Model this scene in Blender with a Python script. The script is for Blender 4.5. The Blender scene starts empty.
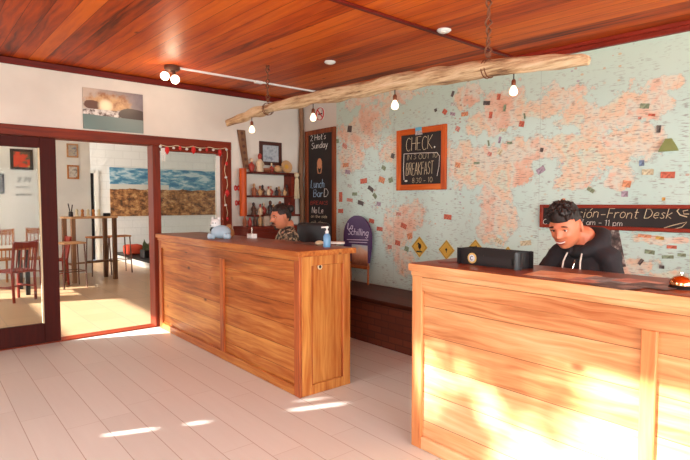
import bpy, bmesh, math, random
from mathutils import Vector, Matrix, noise as mnoise
random.seed(7)
C = bpy.context.scene.collection
PI = math.pi

# ------------------------------------------------------------------ camera
F = 515.0
CAMZ = 1.45
PITCH = math.radians(3.0)
YAW = math.radians(39.9)
cam_d = bpy.data.cameras.new('camera'); cam = bpy.data.objects.new('camera', cam_d); C.objects.link(cam)
cam_d.sensor_width = 36.0; cam_d.lens = F/690*36.0; cam_d.clip_start = 0.05; cam_d.clip_end = 200
cam.location = (0, 0, CAMZ)
cam.rotation_euler = (PI/2 - PITCH, 0, -YAW)
bpy.context.scene.camera = cam
RM = cam.rotation_euler.to_matrix()

def ray(px, py):
    return RM @ Vector(((px-345)/F, -(py-230)/F, -1.0))
def onX(px, py, x):
    d = ray(px, py); t = x/d.x; return Vector((x, d.y*t, CAMZ+d.z*t))
def onY(px, py, y):
    d = ray(px, py); t = y/d.y; return Vector((d.x*t, y, CAMZ+d.z*t))
def onZ(px, py, z):
    d = ray(px, py); t = (z-CAMZ)/d.z; return Vector((d.x*t, d.y*t, z))

# ------------------------------------------------------------------ materials
def lin(v):
    v /= 255.0
    return v/12.92 if v <= 0.04045 else ((v+0.055)/1.055)**2.4
def col(r, g, b, a=1): return (lin(r), lin(g), lin(b), a)

class NT:
    def __init__(s, name):
        s.m = bpy.data.materials.new(name); s.m.use_nodes = True
        s.t = s.m.node_tree; s.n = s.t.nodes; s.l = s.t.links
        s.b = s.n['Principled BSDF']; s.out = s.n['Material Output']
    def new(s, t, **k):
        n = s.n.new(t)
        for a, v in k.items(): setattr(n, a, v)
        return n
    def put(s, sock, v):
        if hasattr(v, 'is_output') or isinstance(v, bpy.types.NodeSocket): s.l.new(v, sock)
        else: sock.default_value = v
    def math(s, op, a, b=0.0, c=None):
        n = s.new('ShaderNodeMath', operation=op); s.put(n.inputs[0], a); s.put(n.inputs[1], b)
        if c is not None: s.put(n.inputs[2], c)
        return n.outputs[0]
    def pos(s): return s.new('ShaderNodeNewGeometry').outputs['Position']
    def objc(s): return s.new('ShaderNodeTexCoord').outputs['Object']
    def sep(s, v):
        n = s.new('ShaderNodeSeparateXYZ'); s.l.new(v, n.inputs[0]); return n.outputs
    def comb(s, x, y, z):
        n = s.new('ShaderNodeCombineXYZ')
        for i, v in enumerate((x, y, z)): s.put(n.inputs[i], v)
        return n.outputs[0]
    def noise(s, v, scale=5, detail=3, rough=.55, dist=0):
        n = s.new('ShaderNodeTexNoise'); s.l.new(v, n.inputs['Vector'])
        n.inputs['Scale'].default_value = scale; n.inputs['Detail'].default_value = detail
        n.inputs['Roughness'].default_value = rough; n.inputs['Distortion'].default_value = dist
        return n.outputs['Fac']
    def vor(s, v, scale=5, feature='F1', out='Distance'):
        n = s.new('ShaderNodeTexVoronoi', feature=feature); s.l.new(v, n.inputs['Vector']); n.inputs['Scale'].default_value = scale
        return n.outputs[out]
    def white(s, v):
        n = s.new('ShaderNodeTexWhiteNoise', noise_dimensions='3D'); s.l.new(v, n.inputs['Vector']); return n.outputs['Value']
    def ramp(s, f, stops):
        n = s.new('ShaderNodeValToRGB'); s.put(n.inputs[0], f); e = n.color_ramp.elements
        while len(e) > 1: e.remove(e[-1])
        e[0].position = stops[0][0]; e[0].color = stops[0][1]
        for p, c in stops[1:]:
            x = e.new(p); x.color = c
        return n.outputs[0]
    def mix(s, f, a, b, mode='MIX'):
        n = s.new('ShaderNodeMix', data_type='RGBA', blend_type=mode)
        s.put(n.inputs[0], f); s.put(n.inputs[6], a); s.put(n.inputs[7], b); return n.outputs[2]
    def bump(s, h, strength=.3, dist=.01):
        n = s.new('ShaderNodeBump'); n.inputs['Strength'].default_value = strength; n.inputs['Distance'].default_value = dist
        s.l.new(h, n.inputs['Height']); s.l.new(n.outputs[0], s.b.inputs['Normal'])
    def color(s, v): s.put(s.b.inputs['Base Color'], v)
    def rough(s, v): s.put(s.b.inputs['Roughness'], v)
    def attr(s, name, out='Fac'):
        n = s.new('ShaderNodeAttribute', attribute_name=name); return n.outputs[out]
    def step(s, v, a, b):
        n = s.new('ShaderNodeMapRange', interpolation_type='SMOOTHSTEP'); s.put(n.inputs[0], v)
        n.inputs[1].default_value = a; n.inputs[2].default_value = b; return n.outputs[0]

def plain(name, c, rough=.6, metal=0, var=.08, scale=12, emit=None, est=1.0, coat=0, bump=0):
    t = NT(name); p = t.objc()
    n = t.noise(p, scale, 3)
    d = tuple(x*(1-var*2) for x in c[:3])+(1,); u = tuple(min(1, x*(1+var*2)) for x in c[:3])+(1,)
    t.color(t.mix(n, d, u)); t.rough(rough); t.b.inputs['Metallic'].default_value = metal
    t.b.inputs['Coat Weight'].default_value = coat
    if bump: t.bump(t.noise(p, scale*6, 4), bump, .005)
    if emit:
        t.b.inputs['Emission Color'].default_value = emit; t.b.inputs['Emission Strength'].default_value = est
    return t.m

def wood(name, light, mid, dark, grain='Y', across='Z', plank=.19, rough=.4, seam=.0025, knots=.8, coat=0.0, pvar=.35, woff=0.0, seamc=None, gl=(1.6, 34.), spec=.25):
    """long grain along `grain`, board seams every `plank` metres along `across`"""
    t = NT(name); s = t.sep(t.pos()); ax = {'X': s[0], 'Y': s[1], 'Z': s[2]}
    g = ax[grain]; a = ax[across]; third = [k for k in 'XYZ' if k not in (grain, across)][0]; h = ax[third]
    idx = t.math('FLOOR', t.math('DIVIDE', t.math('ADD', a, woff), plank))
    wn = t.white(t.comb(idx, 3.3, 1.7))
    gs = t.math('ADD', g, t.math('MULTIPLY', wn, 17.0))
    warp = t.noise(t.comb(t.math('MULTIPLY', gs, 1.2), t.math('MULTIPLY', a, 5), t.math('MULTIPLY', h, 5)), 1.5, 2)
    av = t.math('ADD', a, t.math('MULTIPLY', warp, .09))
    v = t.comb(t.math('MULTIPLY', gs, gl[0]), t.math('MULTIPLY', av, gl[1]), t.math('MULTIPLY', h, gl[1]))
    n1 = t.noise(v, 1.0, 5, .6)
    n2 = t.noise(t.comb(t.math('MULTIPLY', gs, .9), t.math('MULTIPLY', av, 5), t.math('MULTIPLY', h, 5)), 1.3, 3, .6)
    f = t.math('ADD', t.math('MULTIPLY', n1, .65), t.math('MULTIPLY', n2, .5))
    f = t.math('ADD', f, t.math('MULTIPLY', t.math('SUBTRACT', wn, .5), pvar))
    c = t.ramp(f, [(.25, dark), (.5, mid), (.78, light)])
    if knots:
        kv = t.comb(t.math('MULTIPLY', gs, 1.7), t.math('MULTIPLY', a, 3.6), t.math('MULTIPLY', h, 3.0))
        d = t.vor(kv, 1.0)
        ring = t.math('ADD', d, t.math('MULTIPLY', t.noise(v, 3, 2), .05))
        k1 = t.math('SUBTRACT', 1.0, t.step(ring, .04, .115))
        kd = tuple(x*.42 for x in dark[:3])+(1,)
        c = t.mix(t.math('MULTIPLY', k1, knots), c, kd)
    if seam:
        fr = t.math('FRACT', t.math('DIVIDE', t.math('ADD', a, woff), plank))
        e = t.math('MINIMUM', fr, t.math('SUBTRACT', 1.0, fr))
        sm = t.math('LESS_THAN', e, seam/plank)
        c = t.mix(t.math('MULTIPLY', sm, .8), c, seamc or tuple(x*.25 for x in dark[:3])+(1,))
    t.color(c); t.rough(t.math('ADD', rough, t.math('MULTIPLY', n1, .15)))
    t.b.inputs['Coat Weight'].default_value = coat; t.b.inputs['Coat Roughness'].default_value = .2; t.b.inputs['Specular IOR Level'].default_value = spec
    t.bump(n1, .15, .004)
    return t.m

# ------------------------------------------------------------------ mesh builder
SPH = {}
class MB:
    def __init__(s): s.bm = bmesh.new(); s.mi = 0
    def _faces(s, verts):
        fs = set()
        for v in verts:
            for f in v.link_faces: fs.add(f)
        for f in fs: f.material_index = s.mi
    def box(s, x0, x1, y0, y1, z0, z1, bev=0.0, seg=1, M=None):
        r = bmesh.ops.create_cube(s.bm, size=1.0)['verts']
        for v in r:
            v.co = Vector(((x0+x1)/2+v.co.x*(x1-x0), (y0+y1)/2+v.co.y*(y1-y0), (z0+z1)/2+v.co.z*(z1-z0)))
            if M is not None: v.co = M @ v.co
        s._faces(r)
        if bev:
            es = list({e for v in r for e in v.link_edges})
            res = bmesh.ops.bevel(s.bm, geom=es, offset=bev, segments=seg, profile=.5, affect='EDGES')
            for f in res['faces']: f.material_index = s.mi
        return s
    def sphere(s, c, r, u=16, v=10, M=None):
        if not hasattr(r, '__len__'): r = (r, r, r)
        key = (u, v)
        if key not in SPH:
            SPH[key] = [[(math.sin(PI*j/v)*math.cos(2*PI*i/u), math.sin(PI*j/v)*math.sin(2*PI*i/u), math.cos(PI*j/v)) for i in range(u)] for j in range(1, v)]
        c = Vector(c); nv = s.bm.verts.new; nf = s.bm.faces.new; mi = s.mi
        def T(x, y, z):
            p = Vector((x*r[0], y*r[1], z*r[2]))
            if M is not None: p = M @ p
            return nv(p+c)
        rows = [[T(*q) for q in row] for row in SPH[key]]; a, b = T(0, 0, 1), T(0, 0, -1)
        for i in range(u):
            k = (i+1) % u
            nf((a, rows[0][i], rows[0][k])).material_index = mi; nf((b, rows[-1][k], rows[-1][i])).material_index = mi
            for j in range(len(rows)-1): nf((rows[j][i], rows[j+1][i], rows[j+1][k], rows[j][k])).material_index = mi
        return s
    def tube(s, pts, rad, seg=8, cap=True, sq=1.0):
        pts = [Vector(p) for p in pts]
        if not hasattr(rad, '__len__'): rad = [rad]*len(pts)
        rings = []; up = None
        for i, p in enumerate(pts):
            t = (pts[min(i+1, len(pts)-1)] - pts[max(i-1, 0)])
            if t.length < 1e-9: t = Vector((0, 0, 1))
            t.normalize()
            if up is None: up = Vector((0, 0, 1)) if abs(t.z) < .9 else Vector((1, 0, 0))
            a = t.cross(up)
            if a.length < 1e-6: a = t.orthogonal()
            a.normalize(); b = a.cross(t); b.normalize(); up = b
            rings.append([s.bm.verts.new(p + (a*math.cos(q)*sq + b*math.sin(q))*rad[i]) for q in [2*PI*k/seg for k in range(seg)]])
        for i in range(len(rings)-1):
            for k in range(seg):
                f = s.bm.faces.new((rings[i][k], rings[i][(k+1) % seg], rings[i+1][(k+1) % seg], rings[i+1][k])); f.material_index = s.mi
        if cap:
            f = s.bm.faces.new(rings[0][::-1]); f.material_index = s.mi
            f = s.bm.faces.new(rings[-1]); f.material_index = s.mi
        return s
    def lathe(s, prof, c=(0, 0, 0), seg=20, M=None, sy=1.0):
        rings = []
        for r, z in prof:
            ring = []
            for k in range(seg):
                q = 2*PI*k/seg; p = Vector((r*math.cos(q), r*sy*math.sin(q), z))
                if M is not None: p = M @ p
                ring.append(s.bm.verts.new(p+Vector(c)))
            rings.append(ring)
        for i in range(len(rings)-1):
            for k in range(seg):
                f = s.bm.faces.new((rings[i][k], rings[i][(k+1) % seg], rings[i+1][(k+1) % seg], rings[i+1][k])); f.material_index = s.mi
        for rr, fl in ((rings[0], True), (rings[-1], False)):
            f = s.bm.faces.new(rr[::-1] if fl else rr); f.material_index = s.mi
        return s
    def prism(s, poly, vec):
        a = [s.bm.verts.new(Vector(p)) for p in poly]; b = [s.bm.verts.new(Vector(p)+Vector(vec)) for p in poly]
        n = len(a); fs = [s.bm.faces.new(a[::-1]), s.bm.faces.new(b)]
        for i in range(n): fs.append(s.bm.faces.new((a[i], a[(i+1) % n], b[(i+1) % n], b[i])))
        for f in fs: f.material_index = s.mi
        return s
    def chain(s, pts, radii, n=7, u=14, v=9):
        """overlapping ellipsoids, later fused by a voxel remesh"""
        for i in range(len(pts)-1):
            p, q = Vector(pts[i]), Vector(pts[i+1])
            r0 = radii[i] if hasattr(radii[i], '__len__') else (radii[i],)*3
            r1 = radii[i+1] if hasattr(radii[i+1], '__len__') else (radii[i+1],)*3
            for k in range(n+1):
                t = k/n; s.sphere(p.lerp(q, t), [r0[j]*(1-t)+r1[j]*t for j in range(3)], u, v)
        return s
    def build(s, name, mats, parent=None, loc=None, smooth=35, world=True):
        """vertices are in world space unless world=False (already local to the parent)"""
        bmesh.ops.recalc_face_normals(s.bm, faces=s.bm.faces[:])
        me = bpy.data.meshes.new(name)
        off = Vector((0, 0, 0))
        if world:
            if loc is not None: off = Vector(loc)
            elif parent is not None: off = wloc(parent)
        if off.length > 0:
            for v in s.bm.verts: v.co -= off
        s.bm.to_mesh(me); s.bm.free()
        for m in (mats if isinstance(mats, (list, tuple)) else [mats]): me.materials.append(m)
        o = bpy.data.objects.new(name, me); C.objects.link(o)
        if parent is not None: o.parent = parent
        elif loc is not None: o.location = loc
        if smooth:
            me.polygons.foreach_set('use_smooth', [True]*len(me.polygons)); me.set_sharp_from_angle(angle=math.radians(smooth))
        return o

def wloc(o):
    l = Vector((0, 0, 0))
    while o is not None: l += Vector(o.location); o = o.parent
    return l
def tag(o, label, cat, group=None, kind=None):
    o['label'] = label; o['category'] = cat
    if group: o['group'] = group
    if kind: o['kind'] = kind
    return o
def thing(name, label, cat, loc=(0, 0, 0), rz=0, group=None):
    o = bpy.data.objects.new(name, None); C.objects.link(o); o.location = loc; o.rotation_euler = (0, 0, rz)
    o.empty_display_size = .1
    return tag(o, label, cat, group)
def struct(name, mb, m, **k):
    o = mb.build(name, m, **k); o['kind'] = 'structure'; return o
def fuse(mb, name, mat, parent, voxel=.005, smooth=3, disp=None):
    """voxel-fuse the overlapping pieces of a body into one surface"""
    o = mb.build(name+'_src', mat, smooth=0, world=False)
    m = o.modifiers.new('r', 'REMESH'); m.mode = 'VOXEL'; m.voxel_size = voxel; m.use_smooth_shade = True
    s = o.modifiers.new('s', 'SMOOTH'); s.factor = .5; s.iterations = smooth
    dg = bpy.context.evaluated_depsgraph_get(); dg.update()
    me = bpy.data.meshes.new_from_object(o.evaluated_get(dg))
    bpy.data.objects.remove(o)
    me.name = name
    if disp:
        cn = [(v.co.copy(), v.normal.copy()) for v in me.vertices]
        for v, (c_, n_) in zip(me.vertices, cn): v.co = c_ + disp(c_, n_)
    me.polygons.foreach_set('use_smooth', [True]*len(me.polygons))
    r = bpy.data.objects.new(name, me); C.objects.link(r); r.parent = parent
    if not me.materials: me.materials.append(mat)
    return r

# ------------------------------------------------------------------ chalk stroke lettering
def arc(cx, cy, rx, ry, a0, a1, n=8):
    return [(cx+rx*math.cos(math.radians(a0+(a1-a0)*i/n)), cy+ry*math.sin(math.radians(a0+(a1-a0)*i/n))) for i in range(n+1)]
GL = {
 'C': (.62, [arc(.36, .5, .36, .5, 50, 310, 10)]), 'H': (.62, [[(0, 0), (0, 1)], [(.6, 0), (.6, 1)], [(0, .52), (.6, .52)]]),
 'E': (.52, [[(.5, 1), (0, 1), (0, 0), (.5, 0)], [(0, .52), (.4, .52)]]), 'K': (.6, [[(0, 0), (0, 1)], [(.58, 1), (.02, .45), (.6, 0)]]),
 'B': (.55, [[(0, 0), (0, 1), (.35, 1), (.48, .78), (.35, .54), (0, .54)], [(.35, .54), (.55, .28), (.38, 0), (0, 0)]]),
 'R': (.58, [[(0, 0), (0, 1), (.38, 1), (.52, .76), (.38, .5), (0, .5)], [(.25, .5), (.56, 0)]]),
 'A': (.62, [[(0, 0), (.3, 1), (.62, 0)], [(.12, .35), (.5, .35)]]), 'F': (.5, [[(0, 0), (0, 1), (.5, 1)], [(0, .52), (.42, .52)]]),
 'S': (.5, [[(.5, .86), (.3, 1), (.06, .86), (.08, .62), (.42, .42), (.48, .16), (.25, 0), (0, .12)]]),
 'T': (.6, [[(0, 1), (.6, 1)], [(.3, 1), (.3, 0)]]), 'I': (.1, [[(.05, 0), (.05, 1)]]), 'N': (.62, [[(0, 0), (0, 1), (.6, 0), (.6, 1)]]),
 'O': (.66, [arc(.33, .5, .33, .5, 90, 450, 12)]), 'U': (.6, [[(0, 1), (0, .25), (.15, 0), (.45, 0), (.6, .25), (.6, 1)]]),
 'D': (.62, [[(0, 0), (0, 1), (.35, .95), (.6, .6), (.58, .3), (.35, .03), (0, 0)]]), 'L': (.5, [[(0, 1), (0, 0), (.5, 0)]]),
 'P': (.52, [[(0, 0), (0, 1), (.36, 1), (.5, .76), (.36, .5), (0, .5)]]),
 'M': (.75, [[(0, 0), (.05, 1), (.37, .4), (.7, 1), (.75, 0)]]),
 'c': (.42, [arc(.24, .3, .24, .3, 50, 310, 8)]), 'i': (.12, [[(.05, 0), (.05, .6)], [(.05, .78), (.07, .84)]]),
 'o': (.46, [arc(.23, .3, .23, .3, 90, 450, 10)]), 'ó': (.46, [arc(.23, .3, .23, .3, 90, 450, 10), [(.2, .75), (.38, .98)]]),
 'n': (.46, [[(0, 0), (0, .6)], [(0, .42), (.2, .6), (.4, .5), (.44, 0)]]), '-': (.5, [[(.05, .34), (.45, .36)]]),
 'r': (.34, [[(0, 0), (0, .6)], [(0, .4), (.16, .58), (.34, .56)]]), 't': (.34, [[(.14, .95), (.14, .1), (.22, 0), (.34, .04)], [(0, .62), (.34, .62)]]),
 'e': (.44, [[(.02, .3), (.42, .32), (.38, .55), (.2, .6), (.02, .4), (.04, .12), (.2, 0), (.42, .08)]]),
 's': (.36, [[(.34, .52), (.18, .6), (.04, .48), (.3, .22), (.3, .06), (.14, 0), (0, .08)]]),
 'k': (.42, [[(0, 0), (0, 1)], [(.38, .6), (.02, .28), (.42, 0)]]), 'p': (.46, [[(0, -.35), (0, .6)], arc(.22, .3, .22, .3, 160, -160, 9)]),
 'a': (.46, [arc(.22, .3, .22, .3, 60, 360, 9), [(.44, .6), (.44, 0)]]), 'm': (.7, [[(0, 0), (0, .6)], [(0, .42), (.18, .6), (.34, .5), (.35, 0)], [(.35, .42), (.52, .6), (.66, .5), (.69, 0)]]),
 'u': (.46, [[(0, .6), (.02, .12), (.2, 0), (.42, .12), (.44, .6), (.44, 0)]]), 'd': (.46, [arc(.22, .3, .22, .3, 60, 360, 9), [(.44, 1), (.44, 0)]]),
 'y': (.46, [[(0, .6), (.2, .05)], [(.44, .6), (.1, -.35)]]), 'h': (.46, [[(0, 0), (0, 1)], [(0, .42), (.2, .6), (.4, .5), (.44, 0)]]),
 'l': (.12, [[(.05, 0), (.05, 1)]]), 'g': (.46, [arc(.22, .3, .22, .3, 60, 360, 9), [(.44, .6), (.42, -.2), (.2, -.36), (0, -.25)]]),
 '1': (.25, [[(0, .8), (.15, 1), (.15, 0)]]), '0': (.5, [arc(.25, .5, .25, .5, 90, 450, 12)]), '2': (.5, [[(0, .78), (.22, 1), (.46, .8), (.4, .5), (0, 0), (.5, 0)]]),
 '3': (.48, [[(.02, .9), (.25, 1), (.45, .78), (.2, .55), (.46, .3), (.25, 0), (0, .1)]]), '7': (.5, [[(0, 1), (.5, 1), (.15, 0)]]),
 '8': (.46, [arc(.23, .76, .19, .24, 90, 450, 10), arc(.23, .27, .23, .27, 90, 450, 10)]), "'": (.1, [[(.05, 1), (.02, .8)]]),
 ':': (.12, [[(.04, .15), (.06, .2)], [(.04, .5), (.06, .55)]]), '9': (.48, [arc(.24, .72, .22, .28, 0, 360, 10), [(.46, .72), (.36, 0)]]), '.': (.1, [[(.03, .0), (.06, .04)]]),
}
def chalk(mb, text, o, u, v, h, gap=.16, shear=0, thick=.0035, jit=.0, seg=4, width=None):
    """stroke lettering starting at o, along u, up v, cap height h; optional total width fit"""
    o, u, v = Vector(o), Vector(u), Vector(v); x = 0; adv = []
    for ch in text:
        adv.append(x); x += (.34 if ch == ' ' else GL[ch][0]+gap)
    sx = h if width is None else width/max(x-gap, .01)
    for ch, a in zip(text, adv):
        if ch == ' ': continue
        dy = random.uniform(-jit, jit)
        thk = thick*.68
        for st in GL[ch][1]:
            pts = [o + u*((a+p[0])*sx + shear*p[1]*h) + v*((p[1]+dy)*h) for p in st]
            mb.tube(pts, thk, seg)
    return mb

# ------------------------------------------------------------------ shared materials
M = {}
M['white_wall'] = None
def wallmat(name, c, bmp=.12, s=30, stain=.06):
    t = NT(name); p = t.pos()
    n = t.noise(p, 1.3, 4); f = t.noise(p, s, 4)
    d = tuple(x*(1-stain*2.2) for x in c[:3])+(1,)
    t.color(t.mix(t.step(n, .35, .7), d, c)); t.rough(.85); t.bump(f, bmp, .01); return t.m
M['white_wall'] = wallmat('plaster white wall', col(226, 216, 204))
M['dining_wall'] = wallmat('dining white wall', col(234, 231, 224))
def brickwhite():
    t = NT('white painted rough brick'); s = t.sep(t.pos())
    b = t.new('ShaderNodeTexBrick'); t.l.new(t.comb(s[0], s[2], 0.0), b.inputs['Vector'])
    b.inputs['Scale'].default_value = 1.0; b.inputs['Brick Width'].default_value = .42; b.inputs['Row Height'].default_value = .2; b.inputs['Mortar Size'].default_value = .012
    b.inputs['Color1'].default_value = col(230, 230, 228); b.inputs['Color2'].default_value = col(226, 226, 224); b.inputs['Mortar'].default_value = col(220, 220, 218)
    t.color(b.outputs[0]); t.rough(.8); t.bump(t.noise(t.pos(), 14, 4), .4, .02); return t.m
M['dining_far'] = brickwhite()
M['door_red'] = wood('mahogany stained door wood', col(156, 60, 26), col(126, 42, 16), col(84, 26, 11), 'Z', 'X', .6, .45, 0, 0, 0)
M['door_red_h'] = wood('mahogany stained header wood', col(156, 60, 26), col(126, 42, 16), col(84, 26, 11), 'X', 'Z', .6, .45, 0, 0, 0)
M['door_dark'] = wood('dark stained door leaf', col(70, 20, 13), col(54, 14, 10), col(36, 10, 8), 'Z', 'X', .6, .5, 0, 0, 0, spec=.15)
M['trim_red'] = wood('dark red ceiling moulding', col(130, 34, 18), col(104, 24, 14), col(70, 16, 12), 'X', 'Z', .6, .4, 0, 0)
M['trim_red_y'] = wood('red ceiling moulding', col(170, 52, 26), col(140, 38, 20), col(96, 24, 14), 'Y', 'Z', .6, .4, 0, 0)
M['ceil'] = wood('varnished pine ceiling boards', col(220, 108, 34), col(188, 74, 20), col(92, 28, 10), 'Y', 'X', .13, .36, .002, .95, .0, .42, gl=(.8, 26.), spec=.12)
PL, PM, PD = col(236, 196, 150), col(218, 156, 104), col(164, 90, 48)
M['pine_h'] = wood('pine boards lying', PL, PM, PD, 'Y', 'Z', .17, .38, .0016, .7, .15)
M['pine_v'] = wood('pine stile', col(228, 166, 112), col(210, 132, 80), col(164, 86, 46), 'Z', 'Y', .9, .38, 0, .0, .15)
M['pine_end'] = wood('pine end boards', PL, PM, PD, 'Z', 'X', .9, .38, 0, .9, .15)
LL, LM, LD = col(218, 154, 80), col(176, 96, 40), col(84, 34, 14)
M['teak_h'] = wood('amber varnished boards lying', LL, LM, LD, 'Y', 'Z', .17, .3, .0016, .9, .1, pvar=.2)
M['teak_v'] = wood('amber varnished stile', col(216, 140, 80), col(186, 98, 50), col(112, 46, 22), 'Z', 'Y', .9, .3, 0, .0, .25)
M['teak_end'] = wood('amber varnished end boards', LL, LM, LD, 'Z', 'X', .9, .3, 0, .9, .25)
M['top_y'] = wood('amber counter top', col(150, 82, 48), col(122, 58, 32), col(84, 34, 20), 'Y', 'X', .9, .3, 0, .3, .15)
M['bench_top'] = wood('dark bench board', col(90, 44, 28), col(66, 30, 20), col(40, 18, 14), 'Y', 'X', .3, .4, 0, .2)
M['shelf_red'] = wood('dark red shelf wood', col(126, 44, 26), col(100, 32, 20), col(66, 20, 14), 'X', 'Z', .6, .4, 0, 0)
M['shelf_or'] = wood('orange shelf post wood', col(226, 112, 40), col(204, 86, 26), col(150, 52, 18), 'Z', 'X', .6, .35, 0, 0)
M['frame_or'] = wood('orange frame wood', col(226, 120, 40), col(206, 92, 26), col(160, 62, 20), 'Z', 'Y', .6, .4, 0, .4)
M['frame_or_h'] = wood('orange frame rail wood', col(226, 120, 40), col(206, 92, 26), col(160, 62, 20), 'Y', 'Z', .6, .4, 0, .4)
M['frame_br'] = wood('brown frame wood', col(170, 92, 44), col(140, 68, 32), col(100, 42, 22), 'Z', 'Y', .6, .4, 0, .2)
M['frame_rd'] = wood('red frame wood', col(150, 52, 28), col(124, 38, 22), col(84, 24, 14), 'Y', 'Z', .6, .4, 0, 0)
M['old_wood'] = wood('weathered stool wood', col(150, 112, 84), col(118, 82, 58), col(80, 52, 38), 'Z', 'X', .3, .6, 0, 0)
M['tan_wood'] = wood('tan seat wood', col(214, 172, 130), col(190, 142, 100), col(150, 100, 66), 'X', 'Y', .3, .5, 0, 0)
M['chair_wood'] = wood('honey chair wood', col(204, 140, 78), col(178, 108, 52), col(130, 70, 32), 'Z', 'X', .3, .45, 0, 0)
M['redchair'] = wood('red chair wood', col(170, 60, 36), col(140, 44, 28), col(96, 28, 18), 'Z', 'X', .3, .4, 0, 0)
M['board'] = None
t = NT('black chalkboard slate'); n = t.noise(t.pos(), 5, 4)
t.color(t.mix(n, col(24, 20, 20), col(52, 44, 42))); t.rough(.75); M['board'] = t.m
M['chalk_w'] = plain('white chalk', col(226, 216, 206), .9)
M['chalk_c'] = plain('cream chalk', col(212, 190, 156), .9)
M['chalk_b'] = plain('pale blue chalk', col(150, 176, 200), .9)
M['chalk_r'] = plain('red chalk', col(180, 66, 50), .9)
M['chalk_o'] = plain('orange chalk', col(206, 140, 100), .9)
M['rope'] = plain('brown twisted rope', col(112, 66, 42), .9, bump=.4)
M['black'] = plain('black plastic', col(26, 22, 24), .35)
M['blackmat'] = plain('black leather', col(34, 30, 32), .5)
M['chrome'] = plain('polished chrome', col(210, 200, 190), .15, 1)
M['brass'] = plain('polished copper brass', col(222, 160, 110), .12, 1)
M['white'] = plain('white plastic', col(232, 230, 226), .4)
M['paper'] = plain('white paper', col(230, 224, 214), .7)
M['cream'] = plain('cream paper', col(214, 196, 160), .7)
M['copper_socket'] = plain('brown lamp socket', col(110, 58, 32), .35, .5)
M['bulb'] = plain('lit frosted bulb', col(255, 240, 220), .3, emit=(1, .78, .52, 1), est=2.2)
M['bulb2'] = plain('bright lit bulb', col(255, 240, 220), .3, emit=(1, .82, .6, 1), est=4.5)
M['iron'] = plain('dark iron', col(40, 34, 34), .5, .6)
M['brownmetal'] = plain('brown painted steel', col(96, 62, 48), .45, .3)
t = NT('clear glass'); t.b.inputs['Transmission Weight'].default_value = 1; t.b.inputs['IOR'].default_value = 1.15; t.color(col(240, 246, 246)); t.rough(.0)
M['glass'] = t.m

# driftwood
t = NT('weathered pale driftwood'); s = t.sep(t.pos())
v = t.comb(t.math('MULTIPLY', s[0], 30), t.math('MULTIPLY', s[1], 2.2), t.math('MULTIPLY', s[2], 30))
n = t.noise(v, 1.6, 5, .65); n2 = t.noise(t.pos(), 3.0, 3)
f = t.math('ADD', t.math('MULTIPLY', n, .8), t.math('MULTIPLY', n2, .35))
t.color(t.ramp(f, [(.38, col(92, 62, 42)), (.48, col(168, 134, 98)), (.60, col(206, 178, 140)), (.8, col(228, 208, 176))])); t.rough(.75); t.bump(n, 1.0, .02)
M['drift'] = t.m

# floor: pale plank tiles
t = NT('pale grey plank tiles'); s = t.sep(t.pos())
PW = .2077
a = t.math('ADD', s[0], -1.114 + PW*40)
ix = t.math('FLOOR', t.math('DIVIDE', a, PW)); fx = t.math('FRACT', t.math('DIVIDE', a, PW))
yo = t.math('ADD', s[1], t.math('MULTIPLY', t.white(t.comb(ix, 1.0, 2.0)), 1.2))
iy = t.math('FLOOR', t.math('DIVIDE', yo, 1.2)); fy = t.math('FRACT', t.math('DIVIDE', yo, 1.2))
wn = t.white(t.comb(ix, iy, 5.0))
ex = t.math('MULTIPLY', t.math('MINIMUM', fx, t.math('SUBTRACT', 1.0, fx)), PW)
ey = t.math('MULTIPLY', t.math('MINIMUM', fy, t.math('SUBTRACT', 1.0, fy)), 1.2)
sx = t.math('LESS_THAN', ex, .0022); sy = t.math('MULTIPLY', t.math('LESS_THAN', ey, .0022), .5)
g = t.noise(t.comb(t.math('MULTIPLY', s[0], 14), t.math('MULTIPLY', s[1], 1.2), 0.0), 1.5, 4)
base = t.mix(t.math('ADD', t.math('MULTIPLY', wn, .4), t.math('MULTIPLY', g, .6)), col(214, 212, 206), col(230, 229, 224))
t.color(t.mix(t.math('MAXIMUM', sx, sy), base, col(176, 160, 148))); t.rough(t.math('ADD', .30, t.math('MULTIPLY', g, .2)))
M['floor'] = t.m
t = NT('beige dining floor'); s = t.sep(t.pos())
g = t.noise(t.pos(), 2.2, 4)
b = t.new('ShaderNodeTexBrick'); t.l.new(t.comb(s[0], s[1], 0.0), b.inputs['Vector']); b.offset = 0
b.inputs['Scale'].default_value = 1; b.inputs['Brick Width'].default_value = .4; b.inputs['Row Height'].default_value = .4; b.inputs['Mortar Size'].default_value = .004
b.inputs['Color1'].default_value = col(200, 164, 126); b.inputs['Color2'].default_value = col(192, 156, 118); b.inputs['Mortar'].default_value = col(160, 130, 108)
t.color(b.outputs[0]); t.rough(.3); M['floor2'] = t.m
# bench front: reddish brick
t = NT('reddish brown brick'); s = t.sep(t.pos())
b = t.new('ShaderNodeTexBrick'); t.l.new(t.comb(s[1], s[2], 0.0), b.inputs['Vector'])
b.inputs['Scale'].default_value = 1; b.inputs['Brick Width'].default_value = .2; b.inputs['Row Height'].default_value = .068; b.inputs['Mortar Size'].default_value = .006
b.inputs['Color1'].default_value = col(134, 70, 46); b.inputs['Color2'].default_value = col(112, 56, 38); b.inputs['Mortar'].default_value = col(92, 52, 40)
t.color(t.mix(t.math('MULTIPLY', t.noise(t.pos(), 9, 3), .5), b.outputs[0], col(92, 46, 34))); t.rough(.7); t.bump(b.outputs['Fac'], -.3, .006)
M['brick'] = t.m

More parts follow.
